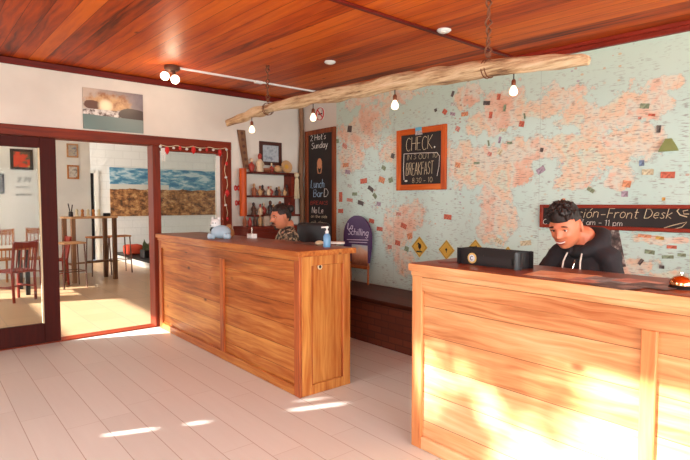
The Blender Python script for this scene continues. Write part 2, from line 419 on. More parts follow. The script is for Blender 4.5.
# ------------------------------------------------------------------ room shell
YA = 6.0; XM = 4.22; XL = -1.5; YR = -2.6; DL = -2.6; YD = 14.0; YP = 11.6
HC = 2.87
def ceilz(y): return HC - .032*(YA-y)
S = 'structure'
struct('floor', MB().box(XL, XM, YR, YA, -.1, 0), M['floor'], smooth=0)
struct('floor_dining', MB().box(DL, 8.0, YA, YD, -.1, 0), M['floor2'], smooth=0)
z0, z1 = ceilz(YR-.2), ceilz(YA)
struct('ceiling', MB().prism([(XL-.2, YR-.2, z0), (XM+.2, YR-.2, z0), (XM+.2, YA, z1), (XL-.2, YA, z1)], (0, 0, .12)), M['ceil'], smooth=0)
struct('ceiling_dining', MB().box(DL-.2, 8.2, YA+.15, YD+.2, 3.3, 3.42), M['dining_wall'], smooth=0)
# wall with the doors (front face y = 6)
def XA(px): return onY(px, 230, YA).x
xd0 = .28; xr = XA(231.5); zh = 2.22
w = MB().box(DL-.2, xd0, YA, YA+.15, 0, 3.4).box(xr, 8.2, YA, YA+.15, 0, 3.4).box(xd0, xr, YA, YA+.15, zh, 3.4)
struct('wall_back', w, M['white_wall'], smooth=0)
# map wall
struct('wall_right', MB().box(XM, XM+.2, YR-.2, YA, 0, 3.0), M['white_wall'], smooth=0)
# left wall of the front room: high sunny window, plus slots added to throw floor streaks
def wallx(x0, x1, y0, y1, z1, holes):
    m = MB(); ys = sorted({y0, y1, *[h[0] for h in holes], *[h[1] for h in holes]})
    for a, b in zip(ys[:-1], ys[1:]):
        z = 0
        for h in sorted([h for h in holes if h[0] <= a and h[1] >= b], key=lambda q: q[2]):
            if h[2] > z: m.box(x0, x1, a, b, z, h[2])
            z = h[3]
        if z < z1: m.box(x0, x1, a, b, z, z1)
    return m
TE = .428
holesL = [(1.75, 3.5, 1.62, 2.52), (4.25, 4.34, 1.09, 1.25), (4.25, 4.34, 1.30, 1.39), (4.25, 4.34, 1.46, 1.50), (4.25, 4.34, 1.60, 1.80), (4.42, 4.48, 1.66, 1.78), (-2.0, .9, .9, 2.3)]
struct('wall_left', wallx(XL-.1, XL, YR-.2, YA, 3.0, holesL), M['white_wall'], smooth=0)
struct('wall_rear', MB().box(XL, -1.1, YR-.2, YR, 0, 3).box(3.8, XM, YR-.2, YR, 0, 3).box(-1.1, 3.8, YR-.2, YR, 2.4, 3).box(-1.1, 3.8, YR-.2, YR, 0, .3), M['white_wall'], smooth=0)
holesD = [(7.2, 10.1, 1.73, 2.34), (10.6, 13.6, .9, 2.4)]
struct('wall_dining_left', wallx(DL-.1, DL, YA+.15, YD+.2, 3.4, holesD), M['dining_wall'], smooth=0)
struct('wall_dining_right', MB().box(8.0, 8.2, YA+.15, YD, 0, 3.4), M['dining_wall'], smooth=0)
pe = onY(91, 200, YP).x
dz = onY(92, 173, YD)
dx0 = onY(88, 200, YD).x; dx1 = onY(95.5, 200, YD).x
fw = MB().box(DL, dx0, YD, YD+.2, 0, 3.4).box(dx1, 8.2, YD, YD+.2, 0, 3.4).box(dx0, dx1, YD, YD+.2, dz.z, 3.4)
struct('wall_dining_far', fw, M['dining_far'], smooth=0)
struct('doorway_shade', MB().box(dx0-.3, dx1, YD+.16, YD+.19, 0, dz.z), plain('doorway shade', col(22, 22, 28), .6), smooth=0)  # dark sheet painted in place of the shade inside the doorway
struct('trim_doorway', MB().box(dx1-.02, dx1+.07, YD-.03, YD, 0, dz.z+.06).box(dx0-.07, dx0, YD-.03, YD, 0, dz.z+.06).box(dx0, dx1, YD-.03, YD, dz.z, dz.z+.06), M['dining_wall'], smooth=0)
struct('wall_dining_partition', MB().box(DL, pe, YP, YP+.15, 0, 3.3), M['dining_wall'], smooth=0)

# window frames + panes for the daylight openings
def win(name, x, y0, y1, z0, z1, n, mat):
    r = bpy.data.objects.new(name, None); C.objects.link(r); r.location = (x, (y0+y1)/2, z0); r['kind'] = S
    f = MB()
    e = .045
    f.box(x, x+.05, y0, y1, z0, z0+e).box(x, x+.05, y0, y1, z1-e, z1)
    for k in range(n+1):
        yy = y0 + (y1-y0)*k/n; f.box(x, x+.05, max(y0, yy-e/2), min(y1, yy+e/2), z0+e, z1-e)
    f.build('window_frame', mat, r, smooth=0)
win('window_2', XL-.08, 1.75, 3.5, 1.62, 2.52, 1, M['door_dark'])
win('window_3', DL-.08, 7.2, 10.1, 1.73, 2.34, 1, M['door_dark'])
win('fill_window_4', DL-.08, 10.6, 13.6, .9, 2.4, 3, M['door_dark'])  # unseen dining window added for fill light
win('window_5', XL-.08, -2.0, .9, .9, 2.3, 3, M['door_dark'])
r = bpy.data.objects.new('fill_window_6', None); C.objects.link(r); r.location = (1.35, YR-.1, .3); r['kind'] = S  # unseen rear window, added behind the camera as fill
f = MB()
for xx in (-1.1, .1, 1.33, 2.55, 3.74): f.box(xx, xx+.06, YR-.13, YR-.07, .3, 2.4)
f.box(-1.04, 3.74, YR-.13, YR-.07, .3, .36).box(-1.04, 3.74, YR-.13, YR-.07, 2.34, 2.4); f.build('window_frame', M['door_dark'], r, smooth=0)

# ceiling mouldings and batten
struct('trim_back', MB().box(XL, XM, YA-.035, YA, HC-.07, HC-.004, .008), M['trim_red'])
za, zb = ceilz(YR), ceilz(YA)
mb = MB().prism([(XM-.035, YR, za-.065), (XM, YR, za-.065), (XM, YR, za-.002), (XM-.035, YR, za-.002)], (0, YA-.035-YR, zb-za))
mb.prism([(XM-.06, YR, za-.03), (XM-.035, YR, za-.03), (XM-.035, YR, za-.002), (XM-.06, YR, za-.002)], (0, YA-.035-YR, zb-za))
struct('trim_right', mb, M['trim_red_y'])
b1 = onZ(340, 0, ceilz(2.6)); b2 = onZ(500, 52.5, ceilz(2.6)); yb = (b1.y+b2.y)/2
struct('trim_batten', MB().box(XL, XM-.06, yb-.02, yb+.02, ceilz(yb)-.018, ceilz(yb)-.0005, .004), M['trim_red'])

# ------------------------------------------------------------------ door frame, door leaf, side window
fr = bpy.data.objects.new('trim_door', None); C.objects.link(fr); fr.location = (2.1, YA, 0); fr['kind'] = S
zl = 2.115
xa, xb, xc, xd = XA(153.5), XA(161), XA(219), XA(222.5)
MB().box(xd0, xr, YA-.025, YA+.17, zl, zh, .006).build('header', M['door_red_h'], fr)
MB().box(xa, xb, YA-.02, YA+.16, .012, zl, .006).build('post', M['door_red'], fr)
MB().box(xd, xr, YA-.02, YA+.16, .0, zl, .006).build('post', M['door_red'], fr)
MB().box(xd0, xd0+.08, YA-.02, YA+.16, .0, zl, .006).build('post', M['door_red'], fr)
MB().box(xd0+.08, xd, YA-.01, YA+.16, .0, .012, .003).build('threshold', M['door_red_h'], fr)
lw = MB().box(xc, xd, YA+.05, YA+.09, 1.0, zl-.07); o = lw.build('sunlit_jamb_strip', M['paper'], fr); o['label'] = 'inner jamb strip with sunlight painted in as white'  # pale inner jamb; its white also paints in the sunlight
MB().box(xb, xd, YA+.01, YA+.1, zl-.05, zl).build('window_rail', M['door_red_h'], fr)
wp = bpy.data.objects.new('window_1', None); C.objects.link(wp); wp.location = (xb, YA, 1); wp['kind'] = S
MB().box(xb, xc, YA+.04, YA+.10, .0, .95).build('lower_panel', M['door_dark'], wp)
MB().box(xb, xc, YA+.065, YA+.071, .95, zl-.05).build('pane', M['glass'], wp)
dr = bpy.data.objects.new('door_1', None); C.objects.link(dr); dr.location = (.36, YA+.03, 0); dr['kind'] = S
xs, xe = XA(41.3), XA(57.5)
D0 = YA-.03; D1 = YA+.02
lf = MB().box(xs, xe, D0, D1, .02, zl-.005, .004).box(.365, .365+xe-xs, D0, D1, .02, zl-.005, .004)
zt = onY(20, 147, YA).z; zbm = onY(20, 326, YA).z
lf.box(.365+xe-xs, xs, D0, D1, zt, zl-.005, .004).box(.365+xe-xs, xs, D0, D1, .02, zbm, .004)
lf.build('leaf', M['door_dark'], dr)
MB().box(xs-.014, xs, D0+.004, D1-.004, zbm, zt).build('glazing_bead', M['cream'], dr)
MB().box(.365+xe-xs, xs-.014, D0+.02, D0+.026, zbm, zt).build('pane', M['glass'], dr)

# ------------------------------------------------------------------ wall bench
bx = onX(380, 346, 1).x  # unit ray helper unused beyond this line
gf = onZ(380, 346.5, 0); xbench = gf.x
tb = thing('wall_bench', 'low brick bench with a dark wooden top running under the map', 'bench', ((xbench+XM)/2, 2.6, 0))
MB().box(xbench, XM-.001, -.6, 5.55, 0, .43).build('brick_base', M['brick'], tb, smooth=0)
MB().box(xbench-.03, XM-.001, -.62, 5.58, .43, .475, .006).build('seat_board', M['bench_top'], tb)

# ------------------------------------------------------------------ counters
def counter(label, xf, xk, y0, y1, ztop, H, V, E, stiles, corner_first, top_over=.03, ends=('near',)):
    t = thing('reception_counter', label, 'counter', ((xf+xk)/2, (y0+y1)/2, 0))
    zt = ztop-.045; pr = .022
    MB().box(xf+pr, xf+pr+.02, y0+.02, y1-.02, 0.0, zt).build('front_panel', H, t, smooth=0)
    MB().box(xf, xf+pr, y0+.075, y1-.075, 0, .075, .004).build('bottom_rail', H, t)
    MB().box(xf, xf+pr, y0+.075, y1-.075, zt-.115, zt, .004).build('top_rail', H, t)
    for ya, ybb in stiles: MB().box(xf-.001, xf+pr, ya, ybb, .075, zt-.115, .004).build('stile', V, t)
    for yc in (y0, y1-.075): MB().box(xf-.001, xf+pr, yc, yc+.075, 0, zt, .004).build('stile', V, t)
    for yy, s in ((y0, 1), (y1, -1)):
        p = MB().box(xf+pr, xk, min(yy+s*.022, yy+s*.042), max(yy+s*.022, yy+s*.042), 0, zt); p.build('end_panel', E, t, smooth=0)
        q0, q1 = min(yy, yy+s*.022), max(yy, yy+s*.022)
        MB().box(xf+pr, xf+pr+.09, q0, q1, 0, zt, .004).build('stile', E, t)
        MB().box(xk-.07, xk, q0, q1, 0, zt, .004).build('stile', E, t)
        MB().box(xf+pr+.09, xk-.07, q0, q1, 0, .075, .004).build('bottom_rail', E, t)
        MB().box(xf+pr+.09, xk-.07, q0, q1, zt-.075, zt, .004).build('top_rail', E, t)
        MB().box(xf+pr+.09, xf+pr+.102, q0+.006, q1-.004, .075, zt-.075).box(xk-.082, xk-.07, q0+.006, q1-.004, .075, zt-.075).build('bead', V, t)
    MB().box(xf+pr+.02, xk-.02, y0+.045, y1-.045, .74, .77).build('inner_desk', H, t, smooth=0)
    MB().box(xf-top_over, xk+top_over, y0-top_over, y1+.0, zt, ztop, .006, 2).build('worktop', M['top_y'], t)
    MB().box(xf-top_over-.005, xf-top_over, y0-top_over-.005, y1, zt, ztop-.003, .002).build('worktop_edge', H, t)
    MB().box(xf-top_over, xk+top_over, y0-top_over-.005, y0-top_over, zt, ztop-.003, .002).build('worktop_edge', H, t)
    MB().box(xf-.012, xf, y0, y1, zt-.03, zt, .004).build('cove_strip', H, t)
    return t
ZC = 1.10
pL = onZ(303.5, 397.5, 0); pLf = onZ(161, 330, 0); pR = onZ(411, 444.5, 0)
XF1 = (pL.x+pLf.x)/2; Y10 = pL.y; X1K = onY(350.5, 300, Y10).x
ym = onX(221.5, 300, XF1).y
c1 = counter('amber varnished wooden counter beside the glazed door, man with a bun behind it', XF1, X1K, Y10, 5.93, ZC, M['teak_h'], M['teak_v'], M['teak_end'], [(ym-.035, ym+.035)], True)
XF2 = pR.x; Y21 = pR.y
ym2 = onX(640, 360, XF2).y; ym3 = onX(656, 360, XF2).y
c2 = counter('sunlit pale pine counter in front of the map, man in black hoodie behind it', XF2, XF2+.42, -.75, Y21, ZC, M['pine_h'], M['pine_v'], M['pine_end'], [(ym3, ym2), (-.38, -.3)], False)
print('DIM', XF1, X1K, Y10, XF2, Y21, xbench, pLf, yb)
# knots of the counters are in the material; one dark knot with a pale rim is modelled on the end face
k = onY(321.5, 267, Y10)
mb = MB().lathe([(.0, 0), (.022, 0), (.022, .004), (.012, .006), (.0, .006)], (0, 0, 0), 16, Matrix.Rotation(PI/2, 3, 'X'))
for v in mb.bm.verts: v.co += Vector((k.x, Y10+.022, k.z))
mb.build('knot_rim', M['cream'], c1)
mb = MB().sphere((k.x, Y10+.018, k.z), (.013, .006, .013)); mb.build('knot_core', M['black'], c1)

# ------------------------------------------------------------------ world map on the wall
ymap0 = onX(337, 200, XM).y
def mp(px, py): p = onX(px, py, XM-.006); return p.y, p.z
blobs = [(358, 100, 16, 8), (395, 96, 20, 10), (362, 132, 22, 20), (350, 158, 14, 14), (392, 150, 12, 16), (378, 112, 12, 10),
 (470, 96, 16, 12), (500, 112, 22, 26), (478, 122, 14, 12), (520, 150, 26, 14), (488, 168, 34, 22), (462, 160, 18, 18), (516, 178, 16, 10), (492, 205, 20, 24), (505, 222, 14, 18), (486, 232, 10, 12),
 (544, 108, 20, 12), (562, 98, 24, 14), (575, 115, 22, 14), (600, 120, 24, 18), (630, 108, 30, 18), (655, 105, 22, 12), (565, 145, 32, 12), (585, 165, 26, 14), (540, 150, 20, 10), (612, 150, 26, 20), (640, 140, 18, 20), (570, 182, 16, 10),
 (632, 266, 26, 9), (660, 240, 30, 4), (665, 278, 20, 6), (396, 232, 16, 22), (410, 215, 14, 16), (404, 262, 10, 14), (620, 178, 14, 12), (668, 82, 18, 8)]
B = [(mp(x, y), abs(mp(x-rx, y)[0]-mp(x+rx, y)[0])/2, abs(mp(x, y-ry)[1]-mp(x, y+ry)[1])/2) for x, y, rx, ry in blobs]
ny, nz = 220, 110; yA, yB = ymap0, -.5
bm = bmesh.new(); grid = []; vals = []
for j in range(nz+1):
    row = []
    for i in range(ny+1):
        y = yA+(yB-yA)*i/ny; zt_ = ceilz(y)-.066; z = .48+(zt_-.48)*j/nz
        row.append(bm.verts.new((XM-.008, y, z)))
        v = 0
        for (cy, cz), ry, rz in B:
            d = ((y-cy)/ry)**2+((z-cz)/rz)**2
            if d < 6: v = max(v, math.exp(-d*.8))
        vals.append(v)
    grid.append(row)
for j in range(nz):
    for i in range(ny): bm.faces.new((grid[j][i], grid[j][i+1], grid[j+1][i+1], grid[j+1][i]))
me = bpy.data.meshes.new('world_map'); bm.normal_update(); bm.to_mesh(me); bm.free()
at = me.attributes.new('land', 'FLOAT', 'POINT'); at.data.foreach_set('value', vals)
mo = bpy.data.objects.new('world_map', me); C.objects.link(mo)
sol = mo.modifiers.new('s', 'SOLIDIFY'); sol.thickness = .006; sol.offset = -1 
tag(mo, 'huge pale blue and peach world map covering the right wall', 'map')
t = NT('printed world map'); p = t.pos(); s = t.sep(p)
n1 = t.noise(p, 4.5, 6, .65); n2 = t.noise(p, 14, 5, .7)
L = t.math('ADD', t.attr('land'), t.math('ADD', t.math('MULTIPLY', t.math('SUBTRACT', n1, .5), 1.9), t.math('MULTIPLY', t.math('SUBTRACT', n2, .5), 1.1)))
land = t.math('MULTIPLY', t.step(L, .38, .56), .85)
sea = t.mix(t.noise(p, 1.1, 3), col(180, 208, 200), col(210, 226, 216))
top = t.step(s[2], 2.1, 2.7); sea = t.mix(t.math('MULTIPLY', top, .6), sea, col(192, 208, 188))
lc = t.ramp(t.noise(p, 3.2, 4, .6), [(.32, col(226, 160, 128)), (.43, col(230, 186, 158)), (.5, col(216, 212, 196)), (.58, col(232, 190, 154)), (.66, col(210, 216, 196)), (.8, col(224, 176, 144))])
c = t.mix(land, sea, lc)
edge = t.math('MULTIPLY', t.math('SUBTRACT', 1.0, t.step(t.math('ABSOLUTE', t.math('SUBTRACT', L, .43)), .0, .03)), .4)
c = t.mix(edge, c, col(120, 140, 146))
# printed names: short fine horizontal dashes, denser over land
tx = t.noise(t.comb(0.0, t.math('MULTIPLY', s[1], 16), t.math('MULTIPLY', s[2], 120)), 1.0, 2, .5)
tm = t.noise(p, 9, 2)
dash = t.math('MULTIPLY', t.step(tx, .56, .63), t.step(t.math('ADD', tm, t.math('MULTIPLY', land, .16)), .42, .56))
c = t.mix(t.math('MULTIPLY', dash, t.math('SUBTRACT', .55, t.math('MULTIPLY', top, .35))), c, col(118, 100, 94))
bd = t.vor(p, 7.0, 'DISTANCE_TO_EDGE'); bl = t.math('MULTIPLY', t.math('SUBTRACT', 1.0, t.step(bd, .004, .02)), t.math('MULTIPLY', land, .2))
c = t.mix(bl, c, col(160, 96, 84))
# tiny stuck-on flags and pins printed all over
vn = t.new('ShaderNodeTexVoronoi'); t.l.new(t.comb(0.0, t.math('MULTIPLY', s[1], 1.0), t.math('MULTIPLY', s[2], 1.5)), vn.inputs['Vector']); vn.inputs['Scale'].default_value = 17
rs = t.sep(vn.outputs['Color']); zone_ = t.step(t.noise(p, 1.7, 2), .46, .58)
fl = t.math('MULTIPLY', t.math('LESS_THAN', vn.outputs['Distance'], .24), t.math('GREATER_THAN', rs[0], .62))
fc = t.ramp(rs[1], [(.0, col(112, 96, 90)), (.3, col(190, 120, 96)), (.5, col(214, 170, 110)), (.7, col(134, 150, 130)), (.9, col(160, 130, 150))])
c = t.mix(t.math('MULTIPLY', t.math('MULTIPLY', fl, zone_), .6), c, fc)
# sheet joints of the map
for yy in (mp(394, 150)[0], mp(540, 150)[0]):
    jl = t.math('LESS_THAN', t.math('ABSOLUTE', t.math('SUBTRACT', s[1], yy)), .0025)
    c = t.mix(t.math('MULTIPLY', jl, .3), c, col(120, 130, 130))
jz = t.math('LESS_THAN', t.math('ABSOLUTE', t.math('SUBTRACT', s[2], mp(380, 170)[1])), .0025)
c = t.mix(t.math('MULTIPLY', jz, .3), c, col(120, 130, 130))
t.color(c); t.rough(.6); me.materials.append(t.m)

# pinned notes, flags and tickets on the map
XN = XM-.0085
def notemat(n, c):
    t = NT(n); p = t.objc(); a = t.noise(p, 55, 3); 
    t.color(t.mix(t.step(a, .42, .6), c, tuple(x*.62 for x in c[:3])+(1,))); t.rough(.7); return t.m
NC = {'g': notemat('green printed note', col(140, 154, 124)), 'r': notemat('red printed note', col(206, 108, 84)), 'o': notemat('orange printed note', col(224, 152, 112)),
      'k': notemat('dark printed note', col(98, 88, 84)), 'c': notemat('cream printed note', col(212, 200, 166)), 'b': notemat('blue printed note', col(124, 146, 176)),
      'p': notemat('pink printed note', col(214, 148, 132)), 'l': notemat('lilac printed note', col(176, 156, 170)), 'w': notemat('pale printed note', col(206, 204, 196)), 'y': notemat('yellow printed note', col(216, 168, 80))}
CN = {'g': 'green', 'r': 'red', 'o': 'orange', 'k': 'dark', 'c': 'cream', 'b': 'blue', 'p': 'pink', 'l': 'lilac', 'w': 'pale', 'y': 'yellow'}
notes = [  # px, py, w, h (pixels), rotation, colour
 (469, 79, 3, 6, 0, 'k'), (453, 94, 3, 7, 25, 'k'), (436, 110, 3, 4, -20, 'k'), (445, 112, 5, 6, 40, 'r'), (487, 103, 8, 5, 8, 'k'), (499, 97, 4, 7, 10, 'r'),
 (505, 108, 3, 8, 10, 'g'), (491, 115, 4, 8, 8, 'r'), (465, 114, 8, 5, 0, 'o'), (522, 124, 6, 7, 12, 'r'), (525, 116, 2, 7, -8, 'g'), (454, 104, 7, 4, 5, 'w'), (453, 114, 6, 4, 15, 'l'),
 (458, 129, 5, 6, 30, 'p'), (503, 130, 9, 4, 5, 'c'), (489, 143, 2, 7, -10, 'g'), (500, 140, 3, 8, 12, 'l'), (510, 143, 6, 3, 0, 'g'), (490, 154, 5, 5, 20, 'p'), (500, 152, 5, 7, 30, 'c'),
 (541, 170, 10, 7, -30, 'l'), (458, 165, 6, 6, 15, 'o'), (448, 217, 9, 6, 5, 'r'), (526, 243, 13, 6, -8, 'c'), (499, 241, 8, 6, 25, 'c'), (477, 163, 7, 3, 0, 'g'), (542, 150, 4, 5, 15, 'k'),
 (645, 106, 11, 6, 10, 'g'), (652, 115, 8, 3, 10, 'r'), (659, 129, 5, 9, 5, 'k'), (642, 163, 6, 7, 0, 'b'), (648, 172, 14, 7, 2, 'c'), (668, 175, 17, 8, 2, 'r'), (627, 184, 10, 8, 10, 'o'), (625, 194, 8, 7, 0, 'l'),
 (591, 190, 9, 5, 30, 'g'), (664, 199, 4, 4, 0, 'y'), (640, 118, 4, 3, 0, 'p'), (564, 200, 4, 4, 0, 'o'),
 (350, 129, 5, 8, 10, 'k'), (338, 141, 3, 5, 0, 'g'), (345, 146, 6, 5, 30, 'p'), (346, 165, 7, 5, 0, 'o'), (348, 172, 6, 5, 10, 'l'), (364, 181, 8, 6, -5, 'r'), (371, 189, 7, 5, 30, 'k'), (382, 180, 7, 7, 20, 'o'), (391, 180, 5, 6, -15, 'g'),
 (341, 197, 4, 12, 0, 'r'), (350, 200, 7, 4, 5, 'p'), (355, 194, 6, 4, 0, 'g'), (361, 203, 7, 5, 15, 'k'), (341, 211, 6, 5, 0, 'r'), (375, 196, 5, 5, 45, 'g'), (379, 204, 5, 5, 10, 'l'), (372, 221, 6, 5, 10, 'r'), (380, 229, 7, 5, 5, 'r'),
 (363, 166, 5, 4, -20, 'w'), (384, 168, 5, 5, 30, 'g'), (393, 156, 4, 6, 20, 'k'), (350, 186, 5, 4, 10, 'w'), (404, 226, 7, 6, 20, 'r'), (410, 236, 6, 7, -20, 'o'), (398, 243, 6, 6, 10, 'r'), (399, 214, 6, 4, 0, 'p'), (390, 247, 5, 5, 0, 'p'), (407, 249, 5, 6, 15, 'g'),
 (645, 236, 16, 4, 2, 'o'), (660, 238, 10, 4, 2, 'y'), (672, 247, 12, 4, 0, 'r'), (650, 252, 12, 5, 5, 'g'), (668, 257, 14, 4, -4, 'g'), (682, 255, 10, 4, 0, 'g'), (641, 262, 4, 8, 35, 'k'), (662, 267, 6, 4, 0, 'k')]
zones = [(345, 470, 90, 150), (345, 470, 150, 262)]
def zone(x, y):
    if x < 395: return 'left of the orange-framed board' if y > 120 else 'at the upper left'
    if x < 420: return 'below the orange-framed board'
    if x < 530 and y < 175: return 'right of the orange-framed board'
    if x < 570: return 'above the long black device'
    if y < 201: return 'above the long reception board'
    return 'below the long reception board'
for px, py, w, h, rot, cc in notes:
    c0 = onX(px, py, XN); sc = (onX(px+w/2, py, XN)-onX(px-w/2, py, XN)).length; sh = abs(onX(px, py-h/2, XN).z-onX(px, py+h/2, XN).z)
    R = Matrix.Rotation(math.radians(rot), 3, 'X'); a, b = sc/2*.84, sh/2*.82
    mb = MB()
    th = .0025
    curl = .006
    # slightly curled sheet with thickness
    N = 4; fr_, bk = [], []
    for i in range(N+1):
        u = -a+2*a*i/N; lift = curl*(abs(u)/a)**3
        fr_.append([mb.bm.verts.new(c0+R @ Vector((-.0005-lift, -u, zz))) for zz in (-b, b)])
        bk.append([mb.bm.verts.new(c0+R @ Vector((.0005-lift, -u, zz))) for zz in (-b, b)])
    for i in range(N):
        mb.bm.faces.new((fr_[i][0], fr_[i+1][0], fr_[i+1][1], fr_[i][1])); mb.bm.faces.new((bk[i][0], bk[i][1], bk[i+1][1], bk[i+1][0]))
        mb.bm.faces.new((fr_[i][0], bk[i][0], bk[i+1][0], fr_[i+1][0])); mb.bm.faces.new((fr_[i][1], fr_[i+1][1], bk[i+1][1], bk[i][1]))
    for i in (0, N): mb.bm.faces.new((fr_[i][0], fr_[i][1], bk[i][1], bk[i][0]))
    o = mb.build('pinned_note', NC[cc], loc=c0)
    shp = 'upright' if h > w*1.3 else ('wide' if w > h*1.3 else 'squarish')
    tag(o, 'small %s %s note pinned to the map %s' % (shp, CN[cc], zone(px, py)), 'note', 'notes pinned on the map')
# green tent-shaped badge and round paper marks
g0 = onX(669, 145, XN); hw = .055
gb = MB().prism([(XM-.008, g0.y+.065, g0.z-.045), (XN, g0.y+.05, g0.z-.012), (XN, g0.y+.018, g0.z+.045), (XN, g0.y-.018, g0.z+.045), (XN, g0.y-.05, g0.z-.012), (XN, g0.y-.065, g0.z-.045)], (-.02, 0, 0))
tag(gb.build('badge', plain('olive felt', col(132, 138, 84), .9), loc=g0), 'olive green bell shaped badge pinned on the map at the right', 'badge')

# yellow diamond signs
def diamond(px, py, s, motif, label):
    c0 = onX(px, py, XN-.002); r = thing('diamond_sign', label, 'sign', c0, group='yellow diamond signs under the map')
    MB().prism([(XN-.001, c0.y-s, c0.z), (XN-.001, c0.y, c0.z+s), (XN-.001, c0.y+s, c0.z), (XN-.001, c0.y, c0.z-s)], (-.004, 0, 0)).build('plate', YEL, r, smooth=0)
    x = XN-.006; m = MB()
    def P(u, v): return (x, c0.y-u*s, c0.z+v*s)
    if motif == 0:   # long-beaked bird on a bar
        m.sphere(P(.05, .08), (.002, .2*s, .26*s), 12, 8); m.sphere(P(-.1, .32), (.002, .1*s, .1*s), 10, 6)
        m.tube([P(-.15, .34), P(-.32, .2)], .0025, 4); m.tube([P(.0, -.1), P(.0, -.34)], .003, 4); m.tube([P(.12, -.1), P(.14, -.34)], .003, 4)
        m.box(x-.001, x+.001, c0.y-.34*s, c0.y+.34*s, c0.z-.5*s, c0.z-.37*s)
    elif motif == 1:
        m.sphere(P(.0, .05), (.002, .13*s, .12*s), 10, 6); m.tube([P(0, 0), P(.02, -.25)], .003, 4)
    else:
        m.sphere(P(-.05, .05), (.002, .22*s, .2*s), 10, 6); m.sphere(P(.1, .22), (.002, .1*s, .14*s), 10, 6)
    m.build('symbol', M['black'], r)
    b = MB(); e = .86
    q = [P(-e, 0), P(0, e), P(e, 0), P(0, -e)]
    for i in range(4): b.tube([q[i], q[(i+1) % 4]], .0015, 4)
    b.build('border_line', M['black'], r)
YEL = plain('yellow sign paint', col(214, 172, 72), .5)
diamond(419.5, 247, .115, 0, 'yellow diamond sign with a long beaked black bird, leftmost of its row')
diamond(446.5, 250, .105, 1, 'yellow diamond sign with a small dot figure, second from the left')
diamond(475.5, 249, .095, 2, 'yellow diamond sign with a dark animal, just above the long black device')
diamond(508, 254, .07, 1, 'smallest yellow diamond sign, rightmost, half hidden by the long black device')

# tall menu board on the white strip of the wall
def frame_board(r, x, y0, y1, z0, z1, fw, mv, mh, d=.03):
    for a, b in ((y0, y0+fw), (y1-fw, y1)): MB().box(x-d, x, a, b, z0, z1, .004).build('frame_side', mv, r)
    for a, b in ((z0, z0+fw), (z1-fw, z1)): MB().box(x-d, x, y0+fw, y1-fw, a, b, .004).build('frame_rail', mh, r)
    MB().box(x-.012, x-.002, y0+fw, y1-fw, z0+fw, z1-fw).build('slate', M['board'], r, smooth=0)
ta = onX(305, 132, XM-.03); tbm = onX(335, 236, XM-.03)
y0, y1 = tbm.y, ta.y; zt_ = onX(320, 129, XM-.03).z; zb_ = .9
r = thing('menu_board', 'tall brown framed chalkboard menu beside the left edge of the map', 'chalkboard', (XM, (y0+y1)/2, zb_))
frame_board(r, XM-.002, y0, y1, zb_, zt_, .06, M['frame_br'], M['frame_br'], .035)
U = Vector((0, -1, 0)); V = Vector((0, 0, 1))
def line(r, text, px, py, wpx, hpx, mat, x=XM-.0165, shear=.1, th=.005, **k):
    o = onX(px, py, x); w = (onX(px+wpx, py, x)-o).length; h = abs(onX(px, py-hpx, x).z-o.z)
    m = MB(); chalk(m, text, o, U, V, h, shear=shear, thick=th, jit=.04, width=w, **k)
    return m.build('chalk_lettering', mat, r)
line(r, "2 Hot's", 310.5, 141, 15, 5.5, M['chalk_w'])
line(r, 'Sunday', 311.5, 149, 16, 6, M['chalk_w'])
cup = MB(); cc = onX(319.5, 168, XM-.016)
cup.sphere(cc+Vector((0, 0, .06)), (.006, .055, .07), 12, 8); cup.tube([cc+Vector((0, .05, .02)), cc+Vector((0, .03, -.07)), cc+Vector((0, -.03, -.07)), cc+Vector((0, -.05, .02))], .006, 5)
cup.build('chalk_drawing', M['chalk_o'], r)
line(r, 'Lunch', 311, 188, 13, 8, M['chalk_b']); line(r, 'Bar', 313.5, 197, 9, 7, M['chalk_b']); line(r, 'D', 324, 197, 4, 8, M['chalk_w'])
line(r, 'BREAKS', 310.5, 204.5, 17, 3.5, M['chalk_r'], th=.004)
line(r, 'No Le', 312, 213, 11, 6, M['chalk_w']); line(r, 'on the side', 311, 217.5, 16, 3, M['chalk_c'], th=.0035); line(r, 'all day', 311, 223.5, 15, 3, M['chalk_c'], th=.0035)

# no smoking sign
c0 = onX(320.5, 114, XM); rr = .095
r = thing('no_smoking_sign', 'round red and white no smoking sign above the menu board', 'sign', c0)
RX = Matrix.Rotation(-PI/2, 3, 'Y')
mb = MB().lathe([(0, 0), (rr, 0), (rr, .004), (0, .004)], c0, 28, RX); mb.build('disc', M['paper'], r)
RED = plain('sign red', col(206, 44, 48), .5)
mb = MB(); pts = [c0+Vector((-.006, math.cos(q)*rr*.86, math.sin(q)*rr*.86)) for q in [2*PI*i/28 for i in range(29)]]; mb.tube(pts, .012, 6, sq=.3)
mb.tube([c0+Vector((-.006, .055, .055)), c0+Vector((-.006, -.055, -.055))], .008, 6); mb.build('red_ring', RED, r)
MB().box(c0.x-.0065, c0.x-.004, c0.y-.045, c0.y+.04, c0.z-.01, c0.z+.008).tube([c0+Vector((-.005, -.045, .012)), c0+Vector((-.005, -.04, .035)), c0+Vector((-.005, -.05, .045))], .003, 5).build('cigarette', M['black'], r)

